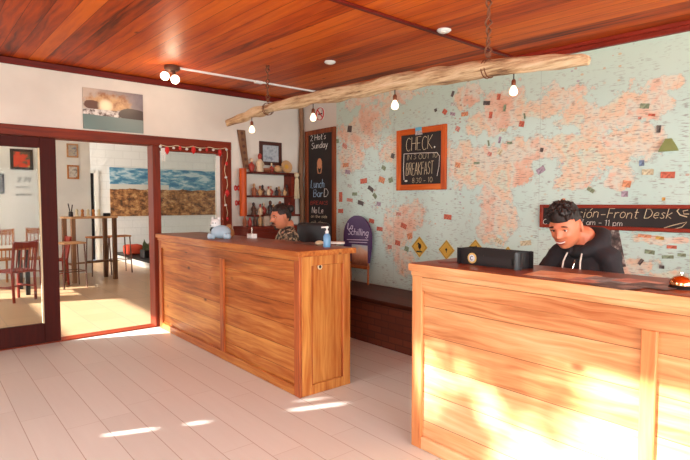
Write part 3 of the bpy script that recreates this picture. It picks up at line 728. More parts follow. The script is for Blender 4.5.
# orange framed CHECK board
q0 = onX(396.5, 189.5, XM-.03); q1 = onX(446.3, 126, XM-.03)
y1, y0 = q0.y, q1.y; zb_, zt_ = (q0.z+onX(446, 190.5, XM-.03).z)/2, (onX(397, 128.8, XM-.03).z+q1.z)/2
r = thing('chalkboard', 'square blackboard with a bright orange wooden frame reading CHECK and BREAKFAST', 'chalkboard', (XM, (y0+y1)/2, zb_))
frame_board(r, XM-.009, y0, y1, zb_, zt_, .062, M['frame_or'], M['frame_or_h'], .03)
x2 = XM-.0235
line(r, 'CHECK', 406, 151.5, 26, 13, M['chalk_c'], x=x2, th=.004, shear=.05)
line(r, 'IN 3 OUT 10', 407, 160, 30, 5, M['chalk_c'], x=x2, th=.0028)
line(r, 'BREAKFAST', 406, 175.5, 27, 12, M['chalk_c'], x=x2, th=.004, shear=.05)
line(r, '8:30 - 10', 412, 183, 20, 5, M['chalk_c'], x=x2, th=.0025)
m = MB(); m.tube([onX(404, 154, x2), onX(420, 153, x2), onX(437, 152.5, x2), onX(439.5, 156, x2), onX(439, 166, x2), onX(437, 176, x2)], .003, 5)
m.tube([onX(404, 154, x2), onX(403.5, 170, x2), onX(404, 180, x2)], .003, 5); m.sphere(onX(434.5, 147, x2), (.003, .01, .01)); m.sphere(onX(406, 181, x2), (.003, .022, .01))
m.build('chalk_drawing', M['chalk_w'], r)
ck = onX(418.5, 130.5, XM-.045)
s_ = MB().box(ck.x-.002, ck.x, ck.y-.045, ck.y+.045, ck.z-.002, ck.z+.035); o = s_.build('sticker', plain('sky blue sticker', col(96, 176, 208), .5), loc=ck)
tag(o, 'small sky blue sticker on the top edge of the orange frame', 'sticker')
s_ = MB().box(ck.x-.002, ck.x+.012, ck.y-.045, ck.y+.045, ck.z-.045, ck.z-.003); o = s_.build('photo_card', notemat('grey postcard', col(190, 180, 180)), loc=ck)
tag(o, 'small grey postcard hanging below the blue sticker on the orange frame', 'card')

# long reception board
q0 = onX(540, 204, XM-.03); q1 = onX(540, 227.2, XM-.03); zt_ = (q0.z+onX(690, 205.5, XM-.03).z)/2; zb_ = q1.z
y1 = q0.y; y0 = onX(700, 215, XM-.03).y
r = thing('reception_board', 'long narrow red framed blackboard reading Recepción-Front Desk', 'chalkboard', (XM, (y0+y1)/2, zb_))
frame_board(r, XM-.009, y0, y1, zb_, zt_, .028, M['frame_rd'], M['frame_rd'], .03)
h_ = lambda px: 0
line(r, 'Recep', 548, 217.2, 27, 9, M['chalk_c'], x=x2, th=.003, shear=.25)
line(r, 'ción-', 577, 217.2, 28, 9.5, M['chalk_c'], x=x2, th=.0035, shear=.25)
line(r, 'Front', 607, 217.8, 30, 9.5, M['chalk_c'], x=x2, th=.0035, shear=.25)
line(r, 'Desk', 644, 218.3, 27, 9.5, M['chalk_c'], x=x2, th=.0035, shear=.25)
line(r, 'C', 543, 224, 4, 5, M['chalk_w'], x=x2, th=.003)
line(r, '7 am - 11 pm', 580, 224.6, 42, 5.5, M['chalk_w'], x=x2, th=.0025, shear=.1)
m = MB(); m.tube([onX(a, b, x2) for a, b in [(686, 208), (680, 207.5), (677, 211), (680, 215), (687, 217)]], .004, 5)
m.tube([onX(a, b, x2) for a, b in [(664, 228), (672, 225.5), (680, 223.5), (687, 222), (682, 227), (674, 229)]], .003, 5)
m.tube([onX(a, b, x2) for a, b in [(688, 210), (683, 211), (684, 214), (689, 214)]], .003, 5); m.build('chalk_drawing', M['chalk_c'], r)

# dark photo below the board, leaning over to one side
c0 = onX(611, 249, XM-.011)
t = NT('dark blurry photograph'); t.color(t.ramp(t.noise(t.objc(), 16, 3), [(.35, col(46, 38, 38)), (.5, col(96, 78, 74)), (.62, col(190, 176, 166))])); t.rough(.5)
R = Matrix.Rotation(math.radians(-12), 4, 'X')
mb = MB().box(-.003, .003, -.085, .085, -.15, .15, M=Matrix.Translation(c0) @ R)
tag(mb.build('photo_print', t.m, loc=c0), 'dark photograph taped to the map behind the man in the hoodie', 'photo')

# purple oval sign standing on the bench
c0 = onX(357, 238, XM-.1); r = thing('oval_sign', 'purple rounded sign with white lettering standing on the bench by the map', 'sign', (c0.x, c0.y, .475))
PUR = plain('purple enamel', col(66, 32, 82), .4)
yl = onX(343, 240, XM-.1).y; yr_ = onX(370.5, 240, XM-.1).y; cy = (yl+yr_)/2; a = (yl-yr_)/2; zt_ = onX(355, 215.5, XM-.1).z; zc = onX(357, 237, XM-.1).z
poly = [(c0.x, cy+a*math.cos(q)*(.96 if math.cos(q) > 0 else 1), zc+(zt_-zc)*math.sin(q)) for q in [PI*i/16 for i in range(17)]]
zlow = onX(357, 262, XM-.1).z
poly += [(c0.x, cy-a*.98, zc-.12), (c0.x, cy-a*.85, zlow), (c0.x, cy+a*.82, zlow), (c0.x, cy+a*.96, zc-.12)]
MB().prism(poly, (.03, 0, 0)).build('panel', PUR, r)
m = MB(); xx = c0.x-.004
def ln2(m, text, px, py, w, h, th=.006):
    o = onX(px, py, xx); ww = (onX(px+w, py, xx)-o).length; hh = abs(onX(px, py-h, xx).z-o.z); chalk(m, text, o, U, V, hh, shear=.2, thick=th, width=ww)
ln2(m, 'La', 347.5, 229, 5, 6); ln2(m, 'Schilling', 348, 234.5, 20, 6.5)
for pz, a0, a1 in ((239.5, 347, 368), (242, 349, 367)):
    m.tube([onX(a0, pz, xx), onX(a1, pz+.6, xx)], .005, 4)
m.build('lettering', plain('lilac white paint', col(214, 196, 214), .6), r)
t = NT('faded beach picture'); s3 = t.sep(t.pos())
f = t.math('ADD', t.math('MULTIPLY', t.math('SUBTRACT', s3[2], .75), 2.6), t.math('MULTIPLY', t.noise(t.pos(), 12, 3), .35))
t.color(t.ramp(f, [(.1, col(120, 66, 44)), (.3, col(196, 130, 96)), (.5, col(214, 170, 140)), (.72, col(160, 178, 190)), (.9, col(122, 150, 172))])); t.rough(.6)
pA, pB = onX(352, 246, xx).y, onX(367.5, 246, xx).y
MB().box(xx-.004, xx+.003, pB, pA, onX(360, 268, xx).z, onX(360, 245, xx).z).build('picture', t.m, r)
MB().box(xx-.02, xx+.02, pB-.02, pA+.25, .66, .70, .004).build('ledge', M['frame_br'], r)
for q in (.5, -.75): MB().tube([(c0.x+.02, cy+a*q, zlow+.1), (c0.x+.02, cy+a*q, .475)], .012).build('leg', M['frame_br'], r)

# ------------------------------------------------------------------ driftwood beam, ropes, bulbs
XB = 2.75
dp = [(228.5, 123, 3.2), (236, 119.5, 4.6), (246, 116, 4.6), (254, 112, 5.2), (266, 109.5, 5.6), (285, 105, 5.6), (310, 98.5, 6), (335, 94.5, 6.6), (362, 89.5, 7), (395, 83, 7.5), (430, 77, 8), (470, 71, 8.6), (505, 67, 8.6), (540, 64, 8), (565, 62.5, 7), (580, 60.5, 5.5), (590, 60.5, 3)]
ctr = []; rad = []
for px, py, hr in dp:
    p = onX(px, py, XB); ctr.append(p); rad.append(abs(onX(px, py-hr, XB).z-p.z))
# resample (Catmull-Rom)
P2, R2 = [], []
for i in range(len(ctr)-1):
    a_, b_, c_, d_ = ctr[max(i-1, 0)], ctr[i], ctr[i+1], ctr[min(i+2, len(ctr)-1)]
    for k in range(8):
        u = k/8; P2.append(.5*((2*b_)+(c_-a_)*u+(2*a_-5*b_+4*c_-d_)*u*u+(3*b_-a_-3*c_+d_)*u**3)); R2.append(rad[i]*(1-u)+rad[i+1]*u)
P2.append(ctr[-1]); R2.append(rad[-1]*.6)
mb = MB(); mb.tube(P2, R2, 20)
for v in mb.bm.verts:
    q = v.co; n = mnoise.noise(Vector((q.x*28, q.y*3.5, q.z*28)))*.016+mnoise.noise(q*5)*.018
    cen = min(P2, key=lambda w: abs(w.y-q.y)); d = (q-cen)
    if d.length > 1e-4: v.co += d.normalized()*n
tag(mb.build('driftwood_beam', M['drift'], loc=ctr[8], smooth=60), 'long pale driftwood branch hanging from the ceiling by two ropes', 'beam')
def beam_at(px):
    y = onX(px, 100, XB).y
    return min(P2, key=lambda w: abs((w.y/w.x) - (y/XB)))
def rope(px, lab):
    p = beam_at(px); top = Vector((p.x, p.y, ceilz(p.y)-.001)); m = MB(); L = top.z-(p.z-.07)
    r_ = .010; rb_ = R2[P2.index(p)]
    for ph in (0, PI):
        pts = []
        for i in range(40):
            z = p.z+rb_+.02+(top.z-p.z-rb_-.02)*i/39; w = .012*(1+.6*math.sin(i*.4))
            pts.append(Vector((p.x+w*math.cos(i*.55+ph), p.y+w*math.sin(i*.55+ph), z)))
        m.tube(pts, .0065, 6)
    for dy in (-.012, .012):
        pts = [Vector((p.x+(rb_+.004)*math.cos(q), p.y+dy, p.z+(rb_+.004)*math.sin(q))) for q in [2*PI*i/24 for i in range(25)]]; m.tube(pts, .0035, 6)
    m.sphere((p.x, p.y, p.z+rb_+.03), .018, 10, 8); m.sphere((p.x, p.y, top.z-.02), .018, 10, 8)
    tag(m.build('rope', M['rope'], loc=top), lab, 'rope')
rope(267, 'knotted brown rope holding the left end of the driftwood branch')
rope(487, 'knotted brown rope holding the middle right of the driftwood branch')
BP = [(.0, -.062), (.02, -.061), (.034, -.05), (.04, -.03), (.037, -.01), (.026, .012), (.016, .028), (.014, .035)]
for px, py, lab in [(252, 128, 'lit hanging bulb at the left tip of the driftwood branch'), (312.5, 116, 'lit hanging bulb in front of the menu board'),
                    (396.5, 103, 'lit hanging bulb above the orange framed blackboard'), (513.5, 89, 'lit hanging bulb nearest the right end of the driftwood branch')]:
    b = beam_at(px); c0 = onX(px, py, XB); c0 = Vector((b.x, b.y, c0.z)); sc = .72 if px > 300 else .8
    if px > 500: sc = .62
    r = thing('hanging_bulb', lab, 'lamp', (c0.x, c0.y, c0.z-.06), group='bulbs hanging from the driftwood')
    MB().lathe([(q*sc, z*sc) for q, z in BP], c0, 20).build('bulb', M['bulb'], r)
    MB().lathe([(.0, .03*sc), (.019*sc, .03*sc), (.021*sc, .04*sc), (.021*sc, .075*sc), (.012*sc, .09*sc), (.0, .092*sc)], c0, 16).build('socket', M['copper_socket'], r)
    MB().tube([(c0.x, c0.y, c0.z+.085*sc), (c0.x, c0.y, b.z-.02)], .004, 6).build('cord', M['black'], r)
    l = bpy.data.lights.new('bulb_light', 'POINT'); l.energy = .7; l.color = (1, .72, .45); l.shadow_soft_size = .045
    lo = bpy.data.objects.new('bulb_light', l); C.objects.link(lo); lo.location = c0-Vector((0, 0, .075*sc)); lo.parent = None

# ceiling lamp with two bulbs, white conduit, downlights
c0 = onZ(172, 66.5, ceilz(5.05)); c0.z = ceilz(c0.y)
r = thing('ceiling_lamp', 'ceiling lamp with a brass cup and two bright round bulbs', 'lamp', c0)
MB().lathe([(0, 0), (.075, 0), (.078, -.03), (.06, -.05), (0, -.05)], c0, 24).build('base', M['brownmetal'], r)
for dx, dz_ in ((-.075, -.09), (.03, -.125)):
    cc = c0+Vector((dx*.77, -dx*.64, dz_)); MB().tube([c0+Vector((0, 0, -.03)), cc+Vector((0, 0, .02))], .018).build('socket', M['brownmetal'], r)
    MB().sphere(cc+Vector((0, 0, -.01)), .045, 20, 14).build('bulb', M['bulb2'], r)
l = bpy.data.lights.new('ceiling_bulb_light', 'POINT'); l.energy = 7; l.color = (1, .75, .5); l.shadow_soft_size = .05
lo = bpy.data.objects.new('ceiling_bulb_light', l); C.objects.link(lo); lo.location = c0+Vector((0, 0, -.24))
e0 = onZ(182, 69, ceilz(c0.y)); yy = c0.y; e1x = onY(322, 92, yy).x
r = thing('ceiling_conduit', 'thin white cable conduit running across the ceiling from the lamp', 'conduit', (e1x-.5, yy, ceilz(yy)))
MB().box(c0.x+.08, e1x, yy-.012, yy+.012, ceilz(yy)-.02, ceilz(yy)-.0005, .003).build('pipe', M['white'], r)
jx = onY(258.5, 82, yy).x; MB().box(jx-.05, jx+.05, yy-.025, yy+.025, ceilz(yy)-.03, ceilz(yy)-.0005, .005).build('junction_box', M['white'], r)
for px, py, lab in ((330, 61.5, 'small round white ceiling spot left of the dark batten'), (444, 29.5, 'small round white ceiling spot beside the dark batten')):
    p = onZ(px, py, 2.8); p = onZ(px, py, ceilz(p.y)); 
    r = thing('ceiling_spot', lab, 'lamp', p)
    MB().lathe([(0, .0), (.052, .0), (.055, -.008), (.04, -.02), (0, -.02)], p, 24).build('ring', M['white'], r)
    MB().lathe([(0, -.0201), (.026, -.0201), (.024, -.026), (0, -.027)], p, 16).build('lens', M['paper'], r)

# ------------------------------------------------------------------ picture above the door
p0, p1 = onY(82, 88.5, YA), onY(143, 133, YA)
zt_ = (onY(82, 88, YA).z+onY(143, 94.5, YA).z)/2; zb_ = (onY(82, 128.8, YA).z+onY(143, 133.2, YA).z)/2
def picmat(name, x0, x1, z0, z1, axis='X'):
    t = NT(name); s = t.sep(t.pos()); a = s[0] if axis == 'X' else s[1]
    u = t.math('DIVIDE', t.math('SUBTRACT', a, x0), x1-x0); v = t.math('DIVIDE', t.math('SUBTRACT', s[2], z0), z1-z0); return t, u, v
t, u, v = picmat('sunset lake photo', p0.x, p1.x, zb_, zt_)
n = t.noise(t.pos(), 7, 5, .6)
def ell(t, u, v, cu, cv, ru, rv, nn=None, amp=.0):
    d = t.math('ADD', t.math('POWER', t.math('DIVIDE', t.math('SUBTRACT', u, cu), ru), 2.0), t.math('POWER', t.math('DIVIDE', t.math('SUBTRACT', v, cv), rv), 2.0))
    if nn is not None: d = t.math('ADD', d, t.math('MULTIPLY', t.math('SUBTRACT', nn, .5), amp))
    return d
n8 = t.noise(t.pos(), 12, 4, .6); c = t.mix(u, t.mix(n8, col(150, 130, 118), col(220, 200, 180)), t.mix(n8, col(84, 76, 86), col(140, 128, 134)))
c = t.mix(t.math('SUBTRACT', 1.0, t.step(ell(t, u, v, .42, .66, .42, .24, n, 4), .5, 1.3)), c, t.mix(t.step(n, .4, .6), col(150, 100, 66), col(206, 164, 116)))
c = t.mix(t.math('SUBTRACT', 1.0, t.step(ell(t, u, v, .14, .60, .14, .12, n, 2), .8, 1.1)), c, col(96, 62, 46))
c = t.mix(t.math('SUBTRACT', 1.0, t.step(ell(t, u, v, .36, .60, .14, .20), .0, 1.1)), c, col(255, 236, 196))
n9 = t.noise(t.pos(), 26, 4, .7); snow = t.math('LESS_THAN', v, .50); c = t.mix(snow, c, t.ramp(n9, [(.42, col(92, 74, 66)), (.5, col(186, 176, 168)), (.6, col(222, 216, 208))]))
c = t.mix(t.math('SUBTRACT', 1.0, t.step(ell(t, u, v, .82, .44, .28, .17, n, 1.2), .85, 1.05)), c, col(58, 42, 38))
c = t.mix(t.math('LESS_THAN', v, t.math('SUBTRACT', .36, t.math('MULTIPLY', u, .03))), c, t.mix(u, col(96, 118, 112), col(118, 132, 128)))
t.color(c); t.rough(.35)
tag(MB().box(p0.x, p1.x, YA-.02, YA-.001, zb_, zt_, .002).build('landscape_print', t.m, loc=(p0.x, YA, zb_)), 'landscape print of a glowing mountain and lake above the doorway', 'picture')

# ------------------------------------------------------------------ dining room
# panorama
p0 = onY(109.3, 168, YD); p1 = onY(219.5, 171, YD); zt_ = (p0.z+p1.z)/2; zb_ = onY(160, 215.6, YD).z
t, u, v = picmat('panorama photo', p0.x, p1.x, zb_, zt_); s = t.sep(t.pos())
n = t.noise(t.comb(s[0], 0.0, t.math('MULTIPLY', s[2], 3.0)), 3.2, 5, .6, .4)
sky = t.ramp(n, [(.40, col(64, 120, 156)), (.5, col(110, 160, 184)), (.60, col(190, 208, 214))])
hill = t.math('ADD', .50, t.math('MULTIPLY', t.noise(t.comb(u, 0.0, 0.0), 9, 3), .12))
gn = t.noise(t.comb(s[0], 0.0, t.math('MULTIPLY', s[2], 1.5)), 5, 8, .78)
gr = t.ramp(gn, [(.38, col(56, 42, 36)), (.46, col(120, 78, 50)), (.53, col(170, 118, 72)), (.62, col(212, 172, 120))])
haze = t.math('MULTIPLY', t.math('LESS_THAN', v, .66), t.math('LESS_THAN', u, .5)); sky = t.mix(haze, sky, col(206, 204, 196))
c = t.mix(t.math('LESS_THAN', v, hill), sky, gr)
c = t.mix(t.math('SUBTRACT', 1.0, t.step(ell(t, u, v, .365, .58, .05, .12, gn, 2), .8, 1.1)), c, col(150, 110, 86))
t.color(c); t.rough(.4)
tag(MB().box(p0.x, p1.x, YD-.025, YD-.001, zb_, zt_).build('panorama_print', t.m, loc=(p0.x, YD, zb_)), 'wide panorama print of rocky steppe under blue sky on the far dining wall', 'picture')
# two small frames on the partition
def small_frame(px0, px1, py0, py1, y, label, fm, mat, name='picture_frame'):
    a = onY(px0, (py0+py1)/2, y); b = onY(px1, (py0+py1)/2, y); zt = onY((px0+px1)/2, py0, y).z; zb = onY((px0+px1)/2, py1, y).z
    r = thing(name, label, 'picture', (a.x, y, zb)); w = max(.012, (b.x-a.x)*.14)
    MB().box(a.x, b.x, y-.02, y-.001, zb, zb+w).box(a.x, b.x, y-.02, y-.001, zt-w, zt).box(a.x, a.x+w, y-.02, y-.001, zb+w, zt-w).box(b.x-w, b.x, y-.02, y-.001, zb+w, zt-w).build('frame', fm, r, smooth=0)
    MB().box(a.x+w, b.x-w, y-.012, y-.002, zb+w, zt-w).build('picture_sheet', mat, r, smooth=0)
def blotch(name, cs, sc=9):
    t = NT(name); t.color(t.ramp(t.noise(t.objc(), sc, 3), [(.3+.4*i/(len(cs)-1), c) for i, c in enumerate(cs)])); t.rough(.5); return t.m
small_frame(66.5, 78, 143.8, 157.5, YP, 'upper of two small framed pictures on the white dining wall', M['tan_wood'], blotch('blue figure print', [col(70, 92, 140), col(190, 180, 160), col(130, 120, 150)]))
small_frame(67, 78.8, 165.2, 179, YP, 'lower of two small framed pictures on the white dining wall', M['chair_wood'], blotch('grey print', [col(70, 60, 56), col(206, 200, 190), col(120, 92, 70)]))
small_frame(10, 32.8, 149.2, 170, YP-.001, 'picture of a red bird seen through the glass door', plain('dark thin frame', col(60, 48, 40)), blotch('red bird print', [col(84, 66, 52), col(110, 90, 60), col(222, 70, 40), col(222, 80, 40), col(190, 160, 80)], 5))
small_frame(-10, 4.2, 173.5, 193.5, YP-.001, 'small dark photo at the left edge seen through the glass door', M['iron'], blotch('monochrome print', [col(40, 36, 36), col(120, 110, 106), col(200, 196, 190)]))
r = thing('wall_lettering', 'handwritten black lettering on the wall below the red bird picture', 'lettering', onY(20, 190, YP))
m = MB()
for tx_, px, py, wp_, hp_ in (('2 Pl', 17, 182, 13, 5), ('moon', 16, 188, 13, 3), ('on the tree', 16, 195.5, 15, 2.5)):
    o = onY(px, py, YP-.003); w = onY(px+wp_, py, YP-.003).x-o.x; h = onY(px, py-hp_, YP-.003).z-o.z
    chalk(m, tx_, o, (1, 0, 0), (0, 0, 1), h, shear=.2, thick=.011 if hp_ > 4 else .005, width=w)
m.build('letters', M['black'], r)

# bar table and stools
def bar_table(loc, rz):
    r = thing('bar_table', 'tall wooden bar table with thick legs in the dining room', 'table', loc, rz)
    H = 1.2
    MB().box(-.42, .42, -.26, .26, H-.035, H, .006).build('tabletop', M['tan_wood'], r, world=False)
    for sx in (-1, 1):
        for sy in (-1, 1):
            MB().box(sx*.37-.035, sx*.37+.035, sy*.21-.035, sy*.21+.035, 0, H-.035, .005).build('leg', M['old_wood'], r, world=False)
    MB().box(-.335, .335, -.015, .015, .32, .35).box(-.385, -.355, -.175, .175, .32, .35).box(.355, .385, -.175, .175, .32, .35).build('foot_rail', M['old_wood'], r, world=False)
    return r
tA = onZ(68+3, 283, 0)
tc = onZ(91, 280, 0)
bar_table(tc, math.radians(8))
def stool(loc, rz, label, seatmat):
    r = thing('bar_stool', label, 'stool', loc, rz, 'bar stools around the tall table')
    H = .78; s = .17
    MB().box(-.19, .19, -.17, .17, H-.03, H, .008).build('seat', seatmat, r, world=False)
    for a in (-1, 1):
        for b in (-1, 1): MB().tube([(a*s*1.1, b*s, 0), (a*s*.95, b*s*.88, H-.03)], .013, 8).build('leg', M['brownmetal'], r, world=False)
    m = MB()
    q = [(-s*1.04, -s*.95), (s*1.04, -s*.95), (s*1.04, s*.95), (-s*1.04, s*.95)]
    for i in range(4): m.tube([(*q[i], .28), (*q[(i+1) % 4], .28)], .009, 6)
    m.build('foot_ring', M['brownmetal'], r, world=False)
    return r
sA = onZ(78, 288, 0); sB = onZ(114, 279, 0)
pq = onZ(72, 287, 0); stool((pq.x, pq.y, 0), .15, 'bar stool with a pale seat in front of the tall table', M['tan_wood'])
pq = onZ(114, 273, 0); stool((pq.x+.12, pq.y, 0), .05, 'bar stool with a brown seat right of the tall table', M['chair_wood'])
pq = onZ(99, 275, 0); stool((pq.x, pq.y, 0), .1, 'bar stool behind the tall table, mostly hidden by its legs', M['chair_wood'])
# things on the bar table
zt_ = 1.2
for i, px in enumerate((81, 84.5, 88, 91, 94.5)):
    p = onZ(px, 214, zt_); p = Vector((tc.x-.2+i*.09, tc.y+.05-.02*i, zt_)); 
    tag(MB().lathe([(0, 0), (.028, 0), (.03, .02), (.02, .07), (.03, .1), (.018, .13), (0, .14)], p, 12).build('wooden_cup', M['chair_wood'] if i % 2 else M['cream'], loc=p), 'small tan turned cup in the row on the bar table', 'cup', 'cups on the bar table')
r = thing('cutlery_stand', 'small black stand with upright utensils on the left of the bar table', 'stand', (tc.x-.33, tc.y-.08, zt_))
MB().lathe([(0, 0), (.04, 0), (.035, .09), (0, .09)], (tc.x-.33, tc.y-.08, zt_), 12).build('pot', M['iron'], r)
MB().tube([(tc.x-.34, tc.y-.08, zt_+.08), (tc.x-.37, tc.y-.08, zt_+.24)], .01, 6).tube([(tc.x-.32, tc.y-.08, zt_+.08), (tc.x-.30, tc.y-.08, zt_+.22)], .01, 6).build('utensils', M['iron'], r)
tag(MB().box(tc.x+.24, tc.x+.36, tc.y-.06, tc.y+.02, zt_, zt_+.06, .01).build('napkin_box', M['iron'], loc=(tc.x+.3, tc.y, zt_)), 'low dark napkin box on the right end of the bar table', 'box')
# wall ledge and things on it
l0 = onZ(121.7, 262.8, 0); l1 = onZ(153, 268.7, 0); lx = (l0.x+l1.x)/2
r = thing('ledge', 'low white ledge with a black top along the far right of the dining room', 'ledge', (lx, 12.4, 0))
MB().box(lx, lx+1.4, 10.6, YD-.001, 0, .14).build('base', M['dining_wall'], r, smooth=0)
MB().box(lx-.03, lx+1.42, 10.55, YD-.001, .14, .18, .005).build('top_board', M['iron'], r)
cc = onY(133, 252, 13.2); cx = cc.x+.0
RC = plain('red orange fabric', col(188, 66, 38), .8)
cx = max(cx, lx+.1)
r = thing('cushion', 'red orange cushion lying on the black topped ledge', 'cushion', (cx, 13.2, .18))
MB().box(cx-.2, cx+.2, 13.02, 13.38, .181, .42, .06, 3).build('cover', RC, r)
cp = onY(149, 250, 12.2); cx = max(cp.x, lx+.15)
r = thing('plant_crate', 'dark crate of green plants on the ledge behind the door post', 'planter', (cx, 12.2, .18))
MB().box(cx-.16, cx+.3, 12.05, 12.35, .181, .36, .01).build('crate', M['iron'], r)
m = MB()
for i in range(60):
    a = random.uniform(0, 2*PI); b = Vector((cx+random.uniform(-.12, .26), 12.2+random.uniform(-.1, .1), .35)); tip = b+Vector((math.cos(a)*.08, math.sin(a)*.08, random.uniform(.12, .26)))
    m.tube([b, b.lerp(tip, .5)+Vector((0, 0, .03)), tip], [.012, .016, .002], 4, sq=.3)
m.build('foliage', plain('dull green leaves', col(84, 92, 58), .7), r)

# chairs and table behind the glass door
def dchair(loc, rz, label, mat, H=.92):
    r = thing('dining_chair', label, 'chair', loc, rz, 'wooden chairs in the dining room')
    MB().box(-.2, .2, -.2, .2, .43, .46, .008).build('seat', mat, r, world=False)
    for a in (-1, 1):
        MB().tube([(a*.17, .17, 0), (a*.175, .175, .43)], .02, 8).build('leg', mat, r, world=False)
        MB().tube([(a*.17, -.2, 0), (a*.175, -.18, .45), (a*.175, -.25, H)], .02, 8).build('leg', mat, r, world=False)
    m = MB().box(-.175, .175, -.265, -.235, H-.11, H-.01, .006)
    for k in range(5): x = -.12+.06*k; m.tube([(x, -.19, .46), (x, -.245, H-.1)], .01, 6)
    m.build('backrest', mat, r, world=False)
    m = MB().box(-.17, .17, -.01, .01, .2, .22).box(-.18, -.16, -.18, .18, .2, .22).box(.16, .18, -.18, .18, .2, .22); m.build('stretcher', mat, r, world=False)
dchair((1.66, 10.8, 0), PI*.0+.1, 'honey coloured wooden chair seen through the door glass, nearest the bar table', M['chair_wood'], 1.02)
dchair((1.12, 10.95, 0), .15, 'honey coloured wooden chair seen through the left half of the door glass', M['chair_wood'], 1.0)
pq = onZ(54, 285, 0); dchair((pq.x, pq.y, 0), PI*.5, 'red wooden chair partly hidden by the door edge', M['redchair'], .86)
dchair((1.12, 9.0, 0), .5, 'red wooden chair in front of the clothed table behind the glass door', M['redchair'], .9)
r = thing('dining_table', 'square wooden dining table with a white cloth behind the glass door', 'table', (.9, 9.75, 0))
MB().box(.4, 1.4, 9.35, 10.2, .72, .75, .006).build('tabletop', M['chair_wood'], r)
for a in (.46, 1.34):
    for b in (9.41, 10.14): MB().box(a-.03, a+.03, b-.03, b+.03, 0, .72).build('leg', M['iron'], r)
tag(MB().box(.5, 1.3, 9.45, 10.1, .751, .756).build('table_runner', M['paper'], loc=(.9, 9.75, .751)), 'white cloth laid on the dining table behind the glass door', 'cloth')

# ------------------------------------------------------------------ shelf corner on wall A
def A(px, py, d=0.0): return onY(px, py, YA-d)
xs0, xs1 = A(243, 190, .1).x, A(296.5, 190, .1).x
zs = [A(268, y_, .1).z for y_ in (172.5, 195.5, 214.5)]
r = thing('wall_shelf', 'red brown three tier wall shelf crowded with figurines', 'shelf', ((xs0+xs1)/2, YA, zs[2]))
for z in zs: MB().box(xs0+.1, xs1, YA-.2, YA-.001, z-.025, z, .004).build('shelf_board', M['shelf_red'], r)
px_ = A(245, 190, .2).x; MB().tube([(px_, YA-.15, A(245, 216, .15).z), (px_, YA-.15, A(245, 168.5, .15).z)], .047, 18).build('left_post', M['shelf_or'], r)
x_ = A(289.5, 190, .1).x; MB().box(x_-.03, x_+.03, YA-.19, YA-.01, zs[2], zs[1]-.025).box(x_-.03, x_+.03, YA-.19, YA-.01, zs[1], zs[0]-.025).build('right_post', M['shelf_red'], r)
FM = [plain('terracotta clay', col(150, 84, 54), .7), plain('tan clay', col(190, 146, 100), .7), plain('brown clay', col(92, 54, 38), .7), plain('cream clay', col(208, 182, 150), .7), plain('red glaze', col(160, 54, 40), .5), plain('dark glaze', col(52, 36, 34), .5)]
def figurine(x, z, h, k, label, grp, y=None):
    y = YA-.1-.045*(k % 2) if y is None else y; w = h*.21
    r = thing('figurine', label, 'figurine', (x, y, z), group=grp)
    typ = k % 3
    if typ == 0: pr = [(0, 0), (w*.9, 0), (w, h*.1), (w*.75, h*.35), (w*.85, h*.55), (w*.4, h*.68), (0, h*.7)]
    elif typ == 1: pr = [(0, 0), (w*.6, 0), (w*1.05, h*.25), (w*.95, h*.45), (w*.45, h*.62), (w*.3, h*.7), (0, h*.7)]
    else: pr = [(0, 0), (w, 0), (w*.8, h*.2), (w*.6, h*.5), (w*.75, h*.6), (w*.35, h*.7), (0, h*.7)]
    MB().lathe(pr, (x, y, z+.0005), 14).tube([(x-w*.8, y, z+h*.55), (x-w*1.1, y-.01, z+h*.35), (x-w*.5, y-.02, z+h*.3)], w*.2, 6).tube([(x+w*.8, y, z+h*.55), (x+w*1.1, y-.01, z+h*.35), (x+w*.5, y-.02, z+h*.3)], w*.2, 6).build('figure_body', FM[k % 6], r)
    MB().sphere((x, y, z+h*.83), (w*.55, w*.55, h*.17), 12, 8).build('figure_head', FM[(k*5+1) % 6], r)
N = 9
for i in range(N):
    figurine(xs0+.16+(xs1-xs0-.32)*i/(N-1), zs[1], random.uniform(.11, .17), i, 'small clay figurine on the middle board of the wall shelf', 'figurines on the middle shelf')
for i in range(8):
    figurine(xs0+.15+(xs1-xs0-.3)*i/7, zs[2], random.uniform(.13, .19), i+2, 'small clay figurine on the lowest board of the wall shelf', 'figurines on the lowest shelf')
figurine(A(258, 160, .1).x, zs[0], .24, 3, 'tall cream clay figure on the top of the shelf beside the carved board', None)
figurine(A(251.5, 165, .1).x, zs[0], .18, 4, 'red and dark figure leftmost on the top of the shelf', None)
x = A(265.5, 168, .1).x; p = (x, YA-.12, zs[0])
tag(MB().lathe([(0, 0), (.03, 0), (.07, .03), (.075, .05), (.065, .05), (.0, .02)], p, 16).build('bowl', FM[0], loc=p), 'small terracotta bowl on the top of the shelf', 'bowl')
x = A(271.5, 168, .1).x; figurine(x, zs[0], .13, 4, 'small red figure in front of the dark framed picture', None)
x = A(277, 168, .1).x; p = (x, YA-.12, zs[0])
tag(MB().sphere((x, YA-.12, zs[0]+.05), (.06, .05, .05)).build('gourd', FM[1], loc=p), 'round tan gourd on the top of the shelf beside the plate', 'gourd')
x = A(286, 163, .1).x; p = Vector((x, YA-.1, zs[0]+.085)); R = Matrix.Rotation(PI/2-.2, 3, 'X')
r = thing('carved_plate', 'round ochre plate standing at the right end of the shelf top', 'plate', (x, YA-.1, zs[0]))
MB().lathe([(0, 0), (.05, .0), (.085, .015), (.088, .02), (.05, .012), (0, .01)], p, 24, R).build('dish', FM[1], r)
MB().lathe([(0, .0125), (.03, .0125), (.03, .018), (0, .018)], p, 16, R).build('rosette', plain('ochre paint', col(214, 160, 62)), r)
